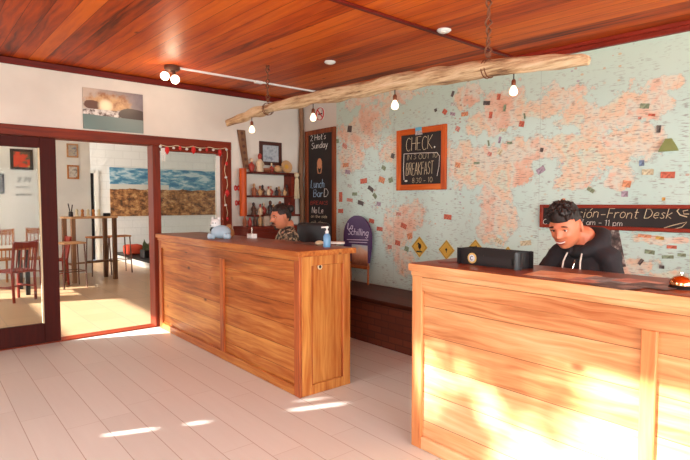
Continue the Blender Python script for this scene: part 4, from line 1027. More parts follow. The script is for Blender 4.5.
# framed document on wall above shelf
small_frame(259, 281, 142, 165.5, YA, 'dark framed grey document hanging above the wall shelf', plain('dark brown frame', col(70, 34, 26), .4), blotch('grey written sheet', [col(110, 118, 130), col(176, 182, 188), col(140, 146, 152)], 14), 'document_frame')
# carved totem board leaning
a0, a1 = A(246, 169, .06), A(241, 130, .02)
r = thing('carved_board', 'narrow carved wooden board leaning on the wall above the orange post', 'carving', (a0.x, YA-.08, a0.z))
w0, w1 = .035, .055
MB().prism([(a0.x-w0, YA-.075, a0.z), (a0.x+w0, YA-.075, a0.z), (a1.x+w1, YA-.03, a1.z), (a1.x-w1, YA-.03, a1.z)], (0, .02, 0)).build('board', M['old_wood'], r)
for i in range(6):
    m = MB(); tt = (i+.5)/6; c_ = Vector((a0.x, YA-.078, a0.z)).lerp(Vector((a1.x, YA-.033, a1.z)), tt); m.sphere(c_, (.022, .006, .02), 10, 6); m.build('carved_mark', FM[2], r)
p = A(298, 175, .25)
r = thing('hanging_tassel', 'white knotted tassel hanging at the right end of the shelf', 'ornament', (p.x, YA-.2, 1.5))
m = MB().sphere((p.x, YA-.22, p.z), .035, 12, 8).sphere((p.x, YA-.22, p.z-.08), (.03, .03, .05), 12, 8)
for i in range(8): m.tube([(p.x+.02*math.cos(i*.8), YA-.22+.02*math.sin(i*.8), p.z-.1), (p.x+.03*math.cos(i*.8), YA-.22+.03*math.sin(i*.8), p.z-.32)], .008, 5)
m.tube([(p.x, YA-.22, p.z+.03), (p.x-.02, YA-.1, p.z+.05), (p.x-.03, YA-.001, p.z+.05)], .003, 5)
m.build('tassel', M['cream'], r)
# weathered upright pole in the corner
q0 = onY(301, 106, YA-.06); pts = [(q0.x+.012*math.sin(i*1.3), YA-.06, 2.6*i/12) for i in range(13)]; pts[-1] = (q0.x, YA-.06, HC-.076)
m = MB(); m.tube(pts, [.034+.004*math.sin(i*2.1) for i in range(13)], 12)
tag(m.build('corner_pole', M['old_wood'], loc=(q0.x, YA-.06, 0)), 'thin weathered wooden pole standing in the corner beside the shelf', 'pole')
# side cabinet under the shelf
r = thing('side_cabinet', 'dark red wooden cabinet along the wall under the figurine shelf', 'cabinet', (3.6, YA-.22, 0))
zc = A(270, 226, .3).z
xc0, xc1 = xr+.03, 4.05
MB().box(xc0, xc1, YA-.36, YA-.002, 0, zc-.04).build('body', M['shelf_red'], r, smooth=0)
MB().box(xc0-.01, xc1+.02, YA-.39, YA-.002, zc-.04, zc, .005).build('top_board', M['shelf_red'], r)
for k in range(2):
    x0 = xc0+.02+k*(xc1-xc0-.02)/2
    d = MB().box(x0, x0+(xc1-xc0)/2-.04, YA-.378, YA-.36, .06, zc-.08, .004).build('door', M['shelf_red'], r); MB().sphere((x0+.06+.28*k, YA-.388, .7), .012).build('knob', M['brass'], d, world=True)
for i, (px, hh, k) in enumerate(((240, .13, 0), (244.5, .11, 4), (249, .12, 2), (253.5, .14, 1), (274, .13, 3))):
    x = A(px, 220, .2).x; x = max(x, xc0+.05+.075*i)
    if px == 274: figurine(x, zc, hh, k, 'small clay figure on the cabinet behind the counter, beside the glass jar', None, YA-.2); continue
    p = (x, YA-.2, zc)
    tag(MB().lathe([(0, 0), (.02, 0), (.028, hh*.3), (.026, hh*.6), (.012, hh*.85), (.014, hh), (0, hh)], p, 14).build('mate_gourd', FM[k], loc=p), 'dark %s gourd cup in the row on the cabinet behind the counter' % ['brown', 'tan', 'black', 'cream', 'red', 'dark'][k], 'gourd', 'gourd cups on the cabinet')
x = A(266.5, 220, .2).x; p = (x, YA-.2, zc)
r = thing('glass_jar', 'clear glass jar with a handle lid on the cabinet behind the counter', 'jar', p)
MB().lathe([(0, 0), (.05, 0), (.055, .02), (.055, .1), (.04, .12), (.04, .125), (0, .125)], p, 18).build('glass_body', plain('milky glass', col(190, 170, 150), .15), r)
MB().lathe([(0, .126), (.044, .126), (.044, .14), (.012, .148), (.012, .165), (0, .168)], p, 18).build('lid', FM[2], r)

# garland on the side window frame
r = thing('garland', 'string of small red and white ornaments draped over the window frame', 'garland', (XA(190), YA-.03, 2.1))
gy = YA-.035; m = MB(); pts = []
for i in range(31):
    px = 160+66*i/30; sag = 1.6*abs(math.sin(i/30*PI*4)); pts.append(onY(px, 144.5+.05*(px-160)+sag, gy))
for i in range(1, 16): pts.append(onY(226+1.5*math.sin(i), 148+4.6*i, gy))
m.tube(pts, .004, 5); m.build('cord', M['cream'], r)
GR = plain('glossy red ornament', col(198, 30, 30), .3); GW = plain('silver white ornament', col(220, 214, 206), .3)
for i, p in enumerate(pts[::3]):
    p = p+Vector((0, -.012, -.015))
    if i % 4 == 1: MB().lathe([(0, -.085), (.012, -.07), (.028, -.04), (.022, 0), (0, .015)], p, 10).build('ornament', GR, r)
    else: MB().sphere(p+Vector((0, 0, -.008)), (.018, .014, .026 if i % 2 else .015), 10, 6).build('ornament', GW if i % 2 == 0 else GR, r)
m = MB()
for i in range(7):
    p = onY(161+i*.7, 148, gy); m.tube([p, p+Vector((.01*math.sin(i*2), -.01, -.1-.03*(i % 3)))], .005, 5)
m.build('tinsel', GW, r)
for px, py, lab in ((237, 188, 'red knotted ornament on the wall right of the door frame'), (238, 203, 'small red bow ornament below the knotted one')):
    p = A(px, py, .012); m = MB().tube([p+Vector((.035*math.cos(q), -.002, .03*math.sin(2*q))) for q in [2*PI*i/20 for i in range(21)]], .008, 6).sphere(p, .014, 10, 6)
    tag(m.build('red_ornament', GR, loc=p), lab, 'ornament')

# ------------------------------------------------------------------ things on the left counter
def T1(px, py): return onZ(px, py, ZC)
# plush animal
p = Vector((XF1+.14, T1(219, 240).y, ZC)); p = onX(219, 238, XF1+.12); p.z = ZC
WP = plain('white plush', col(222, 222, 222), .9, bump=.6, scale=20); BP_ = plain('pale blue cloth', col(168, 190, 206), .85)
r = thing('plush_toy', 'white plush animal with dark collar and pale blue cloth on the left counter', 'toy', p)
dv = Vector((math.sin(YAW), math.cos(YAW), 0)); rv = Vector((math.cos(YAW), -math.sin(YAW), 0))
def Lp(u, d, z): return p+rv*u+dv*d+Vector((0, 0, z))
m = MB().sphere(Lp(.02, 0, .07), (.10, .07, .065), 18, 12); 
for u in (-.08, -.05, .07, .1): m.sphere(Lp(u, -.04, .03), (.026, .03, .03), 12, 8)
o = m.build('plush_body', BP_, r)
m = MB().sphere(Lp(-.03, 0, .15), (.048, .045, .05), 16, 12).sphere(Lp(-.055, -.03, .137), (.026, .026, .022), 12, 8).sphere(Lp(-.06, 0, .195), (.014, .01, .022), 8, 6).sphere(Lp(.0, .01, .195), (.014, .01, .022), 8, 6)
m.build('plush_head', WP, r)
m = MB(); m.tube([Lp(-.03+.04*math.cos(q), .04*math.sin(q), .108) for q in [2*PI*i/16 for i in range(17)]], .009, 6); m.sphere(Lp(-.065, -.03, .09), .018, 8, 6); m.build('collar', M['black'], r)
m = MB().sphere(Lp(-.045, -.047, .157), .005, 6, 5).sphere(Lp(-.02, -.047, .157), .005, 6, 5).sphere(Lp(-.064, -.053, .137), .006, 6, 5); m.build('face_details', M['black'], r)
tag(MB().sphere(Lp(.075, .13, .05), (.05, .04, .05), 14, 10).sphere(Lp(.07, .13, .11), (.03, .03, .03), 10, 8).build('clay_bird', plain('ochre brown glaze', col(160, 104, 58), .5), loc=Lp(.075, .13, 0)), 'brown clay ornament half hidden behind the white plush animal', 'ornament')
p = onX(252, 239, XF1+.42); p.z = ZC
r = thing('card_holder', 'small white card holder on the left counter', 'holder', p)
MB().box(p.x-.03, p.x+.03, p.y-.05, p.y+.05, ZC, ZC+.045, .004).build('tray', M['white'], r)
MB().tube([(p.x, p.y, ZC+.045), (p.x, p.y, ZC+.11)], .006, 6).build('pen', M['chrome'], r)
# sanitizer
p = Vector((X1K-.16, 0, ZC)); p = onX(327, 244, X1K-.14); p.z = ZC
r = thing('pump_bottle', 'clear blue hand gel pump bottle at the near end of the left counter', 'bottle', p)
t = NT('blue gel'); t.color(col(120, 176, 220)); t.rough(.1); t.b.inputs['Transmission Weight'].default_value = .4
MB().lathe([(0, 0), (.03, 0), (.032, .01), (.032, .085), (.02, .105), (.013, .11), (0, .11)], p, 20, sy=.8).build('gel_body', t.m, r)
MB().lathe([(0, .11), (.014, .11), (.014, .13), (.006, .132), (.006, .15), (.014, .152), (.014, .165), (0, .166)], p, 14).tube([p+Vector((0, 0, .16)), p+rv*-.045+Vector((0, 0, .157))], .006, 8).build('pump', M['white'], r)
def sheet(px, py, w, d, rz, mat, label, name, dz=0, x=None, z=ZC, th=.003, cat='paper', grp=None):
    p = onZ(px, py, z); M4 = Matrix.Translation((p.x, p.y, z+dz)) @ Matrix.Rotation(rz, 4, 'Z')
    o = MB().box(-w/2, w/2, -d/2, d/2, .0005, th, M=M4).build(name, mat, loc=(p.x, p.y, z+dz), smooth=0); tag(o, label, cat, grp); return o
sheet(333, 243.5, .12, .2, .9, M['paper'], 'white leaflets lying beside the hand gel bottle on the left counter', 'leaflet', th=.014)
sheet(313, 243.8, .2, .28, .2, blotch('dark glossy leaflet', [col(52, 36, 36), col(96, 62, 54), col(150, 120, 110)], 12), 'dark glossy sheet lying on the left counter in front of the seated man', 'leaflet')
p = onX(319, 242.5, X1K-.08); tag(MB().sphere((p.x, p.y, ZC+.02), (.035, .03, .02), 14, 8).build('soap_dish', M['cream'], loc=(p.x, p.y, ZC)), 'small cream coloured lump beside the hand gel bottle', 'soap')

# ------------------------------------------------------------------ things on the right counter
# long black device / soundbar-like device
e0 = onX(461, 269, XF2+.2); e1 = onX(534, 275, XF2+.2)
q0 = onX(460.5, 268, XF2+.18); q1 = onX(517, 271, XF2+.17)
r = thing('counter_device', 'long low black device with a round gold sticker on the right counter', 'device', ((q0.x+q1.x)/2, (q0.y+q1.y)/2, ZC))
L = (q1-q0).length; ang = math.atan2(q1.y-q0.y, q1.x-q0.x); mid = (q0+q1)/2; M4 = Matrix.Translation((mid.x, mid.y, ZC)) @ Matrix.Rotation(ang, 4, 'Z')
MB().box(-L/2, L/2, 0, .11, .004, .066, .026, 5, M=M4).build('case', M['black'], r)
MB().box(-L/2+.02, L/2-.02, .02, .09, .0, .006, M=M4).build('foot', M['blackmat'], r)
MB().box(-L/2+.12, L/2-.03, -.004, .003, .02, .05, .003, M=M4).build('front_flap', M['blackmat'], r)
MB().box(-L/2+.13, -L/2+.16, .001, .012, .045, .06, .002, M=M4).build('button', plain('dull brown', col(90, 60, 54)), r)
sp = M4 @ Vector((-L/2+.085, -.002, .038)); RS = Matrix.Rotation(ang, 3, 'Z') @ Matrix.Rotation(PI/2, 3, 'X')
MB().lathe([(0, 0), (.03, 0), (.03, .003), (0, .003)], sp, 24, RS).build('sticker_ring', plain('gold sticker', col(212, 178, 104), .4), r)
MB().lathe([(0, .003), (.02, .003), (.02, .005), (0, .005)], sp, 20, RS).build('sticker_disc', plain('blue white sticker', col(206, 212, 220), .4), r)
sb = MB(); u3 = (RS @ Vector((1, 0, 0))); v3 = Vector((0, 0, 1)); n3 = RS @ Vector((0, 0, 1)); sb.tube([sp+n3*.0055+u3*(.009*math.cos(q))+v3*(.011*math.sin(q)) for q in [PI*.25+i*PI*1.5/10 for i in range(11)]], .002, 5); sb.build('sticker_mark', plain('navy ink', col(40, 50, 90)), r)
# tablet pen / papers left of device
sheet(452, 262.5, .07, .16, .9, M['shelf_red'], 'small dark red card beside the black device', 'card')
p = onZ(449, 263.2, ZC)
# brochures under the glass
glossy = [('black and white leaflet', [col(60, 52, 56), col(150, 140, 140), col(216, 208, 200)]), ('orange leaflet', [col(204, 130, 84), col(224, 164, 118), col(236, 204, 168)]), ('grey blue leaflet', [col(86, 92, 104), col(140, 146, 152), col(196, 196, 194)]),
          ('pink leaflet', [col(150, 84, 72), col(196, 130, 112), col(222, 176, 150)]), ('dark leaflet', [col(44, 36, 40), col(96, 76, 74), col(170, 140, 126)])]
GMt = {n_: blotch(n_, c_, 10) for n_, c_ in glossy}
spots = [(562, 276, 1, 'widest orange map sheet lying in front of the man in the hoodie'), (590, 281.5, 3, 'pink leaflet right of the orange map sheet'), (607, 280.5, 0, 'black and white leaflet lying in the middle of the row'),
         (622, 284, 2, 'grey blue leaflet near the man\'s left elbow'), (638, 283, 3, 'pink leaflet closer to the call bell'), (653, 287.5, 4, 'dark leaflet lying right beside the call bell'), (616, 287.5, 4, 'dark strip leaflet at the front edge of the right counter')]
for i, (px, py, k, lab) in enumerate(spots):
    n_ = glossy[k][0]; w_, d_ = (.22, .30) if i == 0 else (.13, .17)
    sheet(px, py-.5, w_, d_, .1-.07*i, GMt[n_], lab, 'leaflet', dz=.0008*i, th=.0012, grp='leaflets on the right counter')
# call bell
p = onZ(681, 288.5, ZC)
r = thing('call_bell', 'shiny copper coloured call bell on the right counter', 'bell', p)
MB().lathe([(0, 0), (.046, 0), (.047, .006), (.04, .014), (0, .014)], p, 28).build('base', M['iron'], r)
MB().lathe([(0, .016), (.042, .016), (.042, .022), (.038, .036), (.028, .047), (.012, .053), (0, .054)], p, 28).build('dome', M['brass'], r)
MB().lathe([(0, .053), (.004, .053), (.004, .062), (.008, .063), (.007, .068), (0, .07)], p, 14).build('plunger', M['chrome'], r)

# ------------------------------------------------------------------ people
def g_(x, c, w): return math.exp(-((x-c)/w)**2)
def head_mesh(mb, Mh, smile=0.0, nose=1.0):
    nu, nv = 96, 72; rings = []
    for j in range(1, nv):
        th = PI*j/nv; row = []
        for i in range(nu):
            ph = 2*PI*i/nu; d = Vector((math.sin(th)*math.cos(ph), math.sin(th)*math.sin(ph), math.cos(th)))
            x, y, z = d.x*.097, d.y*.076, d.z*.118
            dn = max(0, -z/.118)
            y *= (1-.26*dn**1.6)*(1+.2*dn**3)
            if x > 0: x *= 1+.55*dn**3
            if x < 0: x *= 1-.38*dn**1.2; x *= 1.0
            else: x *= 1-.06*dn**2; x -= .008*max(0, z/.118)**2
            w = max(0, min(1, (x-.02)/.04)); ay = abs(y)
            f = 0
            zn = max(0, min(1, (.022-z)/.05)) if z > -.032 else max(0, 1-(-.032-z)/.010)
            f += nose*.027*g_(y, 0, .0115+.004*zn)*zn
            f += .007*g_(z, .024, .011)*g_(ay, .026, .024)
            f -= .011*g_(ay, .031, .015)*g_(z, .004, .012)
            f += (.005+.005*smile)*g_(ay, .040, .015)*g_(z, -.026, .015)
            f += .009*g_(z, -.052, .006)*g_(y, 0, .024) + .009*g_(z, -.067, .006)*g_(y, 0, .020) - .006*g_(z, -.059, .0035)*g_(y, 0, .026)
            f -= .005*g_(z, -.08, .007)*g_(y, 0, .022)
            f += .010*g_(z, -.101, .014)*g_(y, 0, .022)
            x += f*w
            row.append(mb.bm.verts.new(Mh @ Vector((x, y, z))))
        rings.append(row)
    for j in range(len(rings)-1):
        for i in range(nu): mb.bm.faces.new((rings[j][i], rings[j+1][i], rings[j+1][(i+1) % nu], rings[j][(i+1) % nu]))
    mb.bm.faces.new(rings[0]); mb.bm.faces.new(rings[-1][::-1])
    for s in (-1, 1):
        E = Mh @ Matrix.Translation((-.004, s*.082, -.004)) @ Matrix.Rotation(s*.35, 4, 'Z')
        R3 = E.to_3x3()
        mb.sphere(E.translation, (.020, .009, .033), 14, 10, M=R3)
def hand(mb, wrist, d, up, side):
    d = Vector(d).normalized(); up = Vector(up).normalized(); l = d.cross(up)*side; w = Vector(wrist)
    mb.chain([w, w+d*.045, w+d*.085], [.026, (.030, .036, .02), (.026, .036, .018)], 5)
    mb.chain([w+d*.08-l*.028, w+d*.08+l*.028], [.016, .016], 5)
    for k, (off, L) in enumerate(((-.030, .058), (-.010, .072), (.011, .078), (.031, .068))):
        b = w+d*.088+l*off; m1 = b+d*L*.5+up*.004; m2 = b+d*L*.8-up*.010; tip = b+d*L-up*.026
        mb.chain([b, m1, m2, tip], [.0098, .009, .0082, .0072], 5, 10, 7)
    mb.chain([w+d*.03-(-l)*.03, w+d*.06+l*.055, w+d*.09+l*.062], [.014, .011, .009], 5, 10, 7)

def seated(loc, rz, label, P, skin, shirt, trouser, shoe):
    r = thing('person', label, 'person', loc, rz)
    sh = P['shoulder']; hip = P['hip']; lean = P['lean']; hs = P['hs']
    Mh = Matrix.Translation(P['head']) @ Matrix.Rotation(P['yaw'], 4, 'Z') @ Matrix.Rotation(P['pitch'], 4, 'Y') @ Matrix.Rotation(P.get('roll', 0), 4, 'X') @ Matrix.Scale(hs, 4)
    H = Vector(P['head']); nb = Vector((lean-.02, 0, sh+.035)); chest = Vector((lean*.8-.01, 0, sh-.16)); hp = Vector((-.03, 0, hip))
    ank = .09
    body = MB(); head_mesh(body, Mh, P.get('smile', 0))
    skull = Mh @ Vector((-.035, 0, -.05))
    body.chain([nb-Vector((0, 0, .05)), nb+Vector((0, 0, .03)), skull], [(.062, .066, .06), (.056, .058, .056), (.055, .056, .055)], 6)
    body.chain([hp, chest, Vector((lean-.02, 0, sh-.03))], [(.11, .15, .10), (.10, .15, .12), (.07, .12, .05)], 6)
    el, wr = {}, {}
    for s in (-1, 1):
        S_ = Vector((lean-.01, s*.150, sh-.05)); E_ = Vector(P['elbow'][s]); W_ = Vector(P['wrist'][s]); el[s], wr[s] = E_, W_
        body.chain([S_, E_, W_], [.048, .040, .026], 9)
        hand(body, W_, W_-E_ + Vector((0, 0, (W_-E_).z*-1)), (0, 0, 1), -s)
        K = Vector((.40, s*.13, hip-.09)); An = Vector((.36, s*.12, ank)); Hh = Vector((0, s*.09, hip-.01))
        body.chain([Hh, K, An], [.075, .055, .038], 9)
        body.chain([An, An+Vector((.12, s*.02, -.05))], [.036, .028], 4)
    bo = fuse(body, 'body', skin, r, .0045, 2)
    # clothing
    top = MB()
    top.chain([hp+Vector((0, 0, .0)), Vector((lean*.4-.01, 0, hip+.2)), chest, Vector((lean-.02, 0, sh-.06))], [(.135, .18, .10), (.13, .175, .1), (.128, .18, .11), (.08, .14, .05)], 7)
    for s in (-1, 1):
        S_ = Vector((lean-.01, s*.150, sh-.055))
        top.chain([Vector((lean-.015, s*.05, sh+.0)), S_], [(.07, .06, .05), (.078, .062, .064)], 8)
        if P['sleeve'] == 'long': top.chain([S_, el[s], el[s].lerp(wr[s], .93)], [(.066, .060, .066), .054, .040], 14)
        else: top.chain([S_, S_.lerp(el[s], .62)], [.068, .062], 7)
    if P['hood']:
        pts, rr_ = [], []
        for i in range(13):
            a = math.radians(-158+316*i/12); back = (math.cos(a)-1)*-.5
            # a=0 behind the neck
            x = lean-.03-.088*math.cos(a)+.01; y = .098*math.sin(a); z = sh+.072-.07*(1-math.cos(a))*.5-.03*max(0, -math.cos(a)); pts.append((x, y, z)); rr_.append(.050 if abs(a) < 1.9 else .034)
        top.chain(pts, rr_, 4, 12, 8)
        top.sphere((lean-.12, 0, sh+.0), (.05, .11, .08))
    def wr_(co, n): return n*(mnoise.noise(co*11)*.010+mnoise.noise(Vector((co.x*9+co.z*6, co.y*9, co.z*30)))*.006)
    to = fuse(top, P['topname'], shirt, r, .007, 4, wr_)
    leg = MB()
    for s in (-1, 1):
        K = Vector((.40, s*.13, hip-.09)); An = Vector((.36, s*.12, ank+.03)); Hh = Vector((0, s*.09, hip-.01))
        leg.chain([Hh, K, An], [.092, .068, .052], 9)
    leg.chain([hp-Vector((0, .09, 0)), hp+Vector((0, .09, 0))], [(.13, .10, .10)]*2, 4)
    fuse(leg, 'trousers', trouser, r, .008, 3)
    for s in (-1, 1):
        sm = MB(); sm.chain([(.34, s*.12, .055), (.46, s*.14, .045), (.52, s*.145, .04)], [(.05, .042, .055), (.05, .044, .045), (.04, .038, .038)], 5)
        fuse(sm, 'shoe', shoe, r, .006, 2)
    return r, Mh, nb
def local_part(mb, name, mat, r, smooth=50): return mb.build(name, mat, r, world=False, smooth=smooth)
def eyes(r, Mh, iris, lid_low=True):
    R3 = Mh.to_3x3().normalized()
    for s in (-1, 1):
        p = Mh @ Vector((.0705, s*.030, .004)); 
        local_part(MB().sphere(p, .0125, 14, 10), 'eye', M['paper'], r)
        local_part(MB().sphere(Mh @ Vector((.0805, s*.030, .0015)), (.0038, .0055, .0045), 10, 8, M=R3), 'iris', iris, r)
        m = MB(); m.tube([Mh @ Vector((.088-abs(q)*.12 + .0, s*(.030+q), .0095-abs(q)*.12)) for q in (-.014, -.007, 0, .007, .014)], .0022, 6); local_part(m, 'eyelashes', M['black'], r)
        m = MB(); m.tube([Mh @ Vector((.0915-.9*max(0, q)**1.3-.06*0, s*(.030+q), .0265+.002*math.cos(q*60)-.12*max(0, q))) for q in (-.017, -.009, 0, .009, .017, .022)], [.002, .0042, .0042, .0038, .003, .0015], 8); local_part(m, 'eyebrow', HAIR, r)
HAIR = plain('near black hair', col(34, 20, 16), .55, var=.3, scale=60)
def scalp(mb, Mh, test, off=.008):
    nu, nv = 64, 48
    pts = {}
    for j in range(1, nv):
        th = PI*j/nv
        for i in range(nu):
            ph = 2*PI*i/nu; d = Vector((math.sin(th)*math.cos(ph), math.sin(th)*math.sin(ph), math.cos(th)))
            x, y, z = d.x*.097, d.y*.076, d.z*.118; dn = max(0, -z/.118); y *= 1-.30*dn**1.6
            if x < 0: x *= 1-.38*dn**1.2; x *= 1.0
            else: x -= .008*max(0, z/.118)**2
            p = Vector((x, y, z)); 
            if test(p): pts[(j, i)] = p
    for (j, i), p in pts.items():
        o = off(p) if callable(off) else off
        if o > 0: mb.sphere(Mh @ (p*1.0 + p.normalized()*o*.3), max(.0055, o), 8, 6)

# man in the black hoodie
skin2 = plain('warm skin', col(206, 120, 84), .5, var=.06, scale=18); skin2.node_tree.nodes['Principled BSDF'].inputs['Subsurface Weight'].default_value = .12
skin2.node_tree.nodes['Principled BSDF'].inputs['Subsurface Radius'].default_value = (.02, .008, .004)
hood = plain('black hoodie cotton', col(34, 28, 32), .85, bump=.3, scale=20)
jean = plain('dark denim', col(40, 48, 70), .85); shoem = plain('brown shoe leather', col(84, 54, 38), .5)
px0, py0 = 3.06, 1.40
RZ2 = PI
# local: forward +X -> world -X (rz = pi); his left (+Y local) -> world -Y
Hw = onX(566, 226.5, 2.885)
def loc2(w, o, rz):
    d = Vector(w)-Vector(o); c, s = math.cos(-rz), math.sin(-rz); return (d.x*c-d.y*s, d.x*s+d.y*c, d.z)
o2 = (px0, py0, 0)
P = dict(shoulder=1.195, hip=.70, lean=.09, head=loc2(Hw, o2, RZ2), yaw=.05, pitch=.30, roll=.06, hs=1.06, smile=1, sleeve='long', hood=True, topname='hoodie',
         elbow={1: (.17, .235, .91), -1: (.19, -.25, .91)}, wrist={1: (.40, .14, .81), -1: (.42, -.20, .81)})
man2, Mh, nb = seated(o2, RZ2, 'person in a black hoodie smiling down behind the pine counter', P, skin2, hood, jean, shoem)
eyes(man2, Mh, plain('brown iris', col(50, 30, 22)))
# smile: teeth and lips
m = MB(); m.tube([Mh @ Vector((.0955-10*q*q, q, -.0605+7*q*q)) for q in (-.025, -.016, -.008, 0, .008, .016, .025)], [.002, .004, .005, .0055, .005, .004, .002], 8, sq=.6); local_part(m, 'teeth', M['paper'], man2)
LIP = plain('lips', col(164, 72, 60), .4)
m = MB()
for z, w, c_ in ((-.0545, .028, 7), (-.0675, .024, 11)): m.tube([Mh @ Vector((.0985-11*q*q, q, z+c_*q*q)) for q in [w*(k-3)/3 for k in range(7)]], [.0015, .003, .0035, .0038, .0035, .003, .0015], 8)
local_part(m, 'lips', LIP, man2)
# hair: short sides, thick quiff top
m = MB()
def top_ok(p): return p.z > .056+(-.25*(p.x-.05) if p.x > .05 else 0) or (p.x < .03 and p.z > .034) or (p.x < -.035 and p.z > -.01)
def offf(p): return .0045+.016*max(0, min(1, (p.z-.05)/.04))
scalp(m, Mh, top_ok, offf)
rnd = random.Random(3)
for i in range(210):
    a = rnd.uniform(-PI, PI); zz = rnd.uniform(.05, .12); xx_ = rnd.uniform(-.07, .075); yy_ = rnd.uniform(-.066, .066)
    b = Vector((xx_, yy_, .118*math.sqrt(max(.05, 1-(xx_/.105)**2-(yy_/.08)**2))))
    if b.z < .045: continue
    dirn = Vector((.55+rnd.uniform(-.3, .3), rnd.uniform(-.5, .5)+yy_*5, .35)).normalized(); L = rnd.uniform(.025, .045)
    q1 = b+dirn*L*.5+Vector((0, 0, .018)); q2 = b+dirn*L+Vector((0, 0, .010))
    m.tube([Mh @ b, Mh @ q1, Mh @ q2], [.007, .0065, .0015], 6)
fuse(m, 'hair', HAIR, man2, .0035, 1)
# t-shirt neck, draw strings, zip
TS = plain('black t shirt', col(18, 16, 18), .8)
m = MB(); m.chain([nb+Vector((.02, 0, -.065)), nb+Vector((.025, 0, -.03))], [(.095, .09, .05), (.07, .075, .012)], 4); fuse(m, 't_shirt', TS, man2, .006, 2)
STR = plain('cream cord', col(214, 202, 190), .8)
xf = P['lean']+.118
for s in (-1, 1):
    m = MB(); m.tube([(P['lean']+.10, s*.042, 1.165), (xf+.012, s*.048, 1.12), (xf+.022, s*(.052), 1.07), (xf+.022, s*.056, 1.03)], .0045, 6); local_part(m, 'drawstring', STR, man2)
m = MB(); m.tube([(P['lean']+.09, .0+.012*0, 1.125), (xf+.012, 0, 1.07), (xf+.018, 0, .98)], .004, 6); local_part(m, 'zip', M['chrome'], man2)

# stools for both
def seat_stool(loc, H, label):
    r = thing('office_stool', label, 'stool', loc)
    MB().lathe([(0, H-.06), (.17, H-.06), (.185, H-.045), (.185, H-.02), (.16, H), (0, H)], loc, 28).build('seat', M['blackmat'], r)
    MB().tube([(loc[0], loc[1], .06), (loc[0], loc[1], H-.06)], .022, 12).build('column', M['chrome'], r)
    for k in range(5):
        a = 2*PI*k/5+.3; e = (loc[0]+.22*math.cos(a), loc[1]+.22*math.sin(a), .05); g = MB().tube([(loc[0], loc[1], .08), e], .014, 8).build('base_leg', M['iron'], r)
        MB().sphere((e[0], e[1], .026), .024, 10, 8).build('caster', M['black'], g)
seat_stool((px0+.03, py0, 0), .60, 'black round stool under the man in the hoodie')

# man with the bun
skin1 = plain('tan skin', col(202, 124, 90), .5, var=.06, scale=18); skin1.node_tree.nodes['Principled BSDF'].inputs['Subsurface Weight'].default_value = .1
t = NT('dark floral shirt'); f = t.noise(t.objc(), 26, 3, .6); t.color(t.ramp(f, [(.40, col(36, 30, 30)), (.5, col(84, 70, 54)), (.56, col(170, 142, 112)), (.66, col(206, 180, 150))])); t.rough(.85); floral = t.m
Hw1 = onX(281, 216.5, 2.97)
o1 = (3.10, Hw1.y-.0, 0); RZ1 = PI-.32
P1 = dict(shoulder=1.16, hip=.64, lean=.05, head=loc2(Hw1, o1, RZ1), yaw=.22, pitch=.16, roll=0, hs=1.1, smile=0, sleeve='short', hood=False, topname='shirt',
          elbow={1: (.18, .24, .84), -1: (.18, -.24, .84)}, wrist={1: (.36, .12, .81), -1: (.38, -.14, .81)})
man1, Mh1, nb1 = seated(o1, RZ1, 'person with a hair bun and moustache in a patterned shirt behind the left counter', P1, skin1, floral, jean, shoem)
eyes(man1, Mh1, plain('dark iris', col(40, 26, 20)))
m = MB()
scalp(m, Mh1, lambda p: p.z > .062 or (p.x < .05 and p.z > .025) or (p.x < -.0 and p.z > -.02) or (p.x < -.05 and p.z > -.05), lambda p: .008)
m.sphere(Mh1 @ Vector((-.112, 0, .055)), .044, 14, 10); m.sphere(Mh1 @ Vector((-.085, 0, .055)), .03, 12, 8)
fuse(m, 'hair', HAIR, man1, .0035, 1, lambda co, n: n*mnoise.noise(co*60)*.004)
m = MB()
for s in (-1, 1): m.tube([Mh1 @ Vector((.099-.3*q, s*q, -.046-.35*q)) for q in (.0, .01, .02, .03, .036)], [.005, .006, .0055, .004, .002], 8)
m.chain([Mh1 @ Vector((.084, -.008, -.086)), Mh1 @ Vector((.084, .008, -.086))], [.008, .008], 3); m.chain([Mh1 @ Vector((.080, 0, -.092)), Mh1 @ Vector((.066, 0, -.110))], [.010, .014], 3)
local_part(m, 'moustache_and_goatee', HAIR, man1)
m = MB(); m.tube([Mh1 @ Vector((.0985-10*q*q, q, -.061)) for q in (-.02, -.01, 0, .01, .02)], [.0015, .0035, .004, .0035, .0015], 8); local_part(m, 'lips', LIP, man1)
# black high-backed chair behind him
rc = thing('office_chair', 'black high backed office chair behind the man with the bun', 'chair', (3.16, o1[1]-.10, 0), PI+.5)
MB().box(-.26, .2, -.23, .23, .43, .505, .03, 3).build('seat', M['blackmat'], rc, world=False)
MB().box(-.36, -.26, -.20, .20, .56, 1.23, .045, 4).build('backrest', M['blackmat'], rc, world=False)
MB().box(-.33, -.28, -.06, .06, .45, .6).build('back_bracket', M['iron'], rc, world=False)
MB().tube([(0, 0, .08), (0, 0, .43)], .025, 12).build('column', M['iron'], rc, world=False)
for k in range(5):
    a = 2*PI*k/5; g = MB().tube([(0, 0, .09), (.27*math.cos(a), .27*math.sin(a), .055)], .016, 8).build('base_leg', M['iron'], rc, world=False)
    MB().sphere((.27*math.cos(a), .27*math.sin(a), .027), .026, 10, 8).build('caster', M['black'], g, world=False)

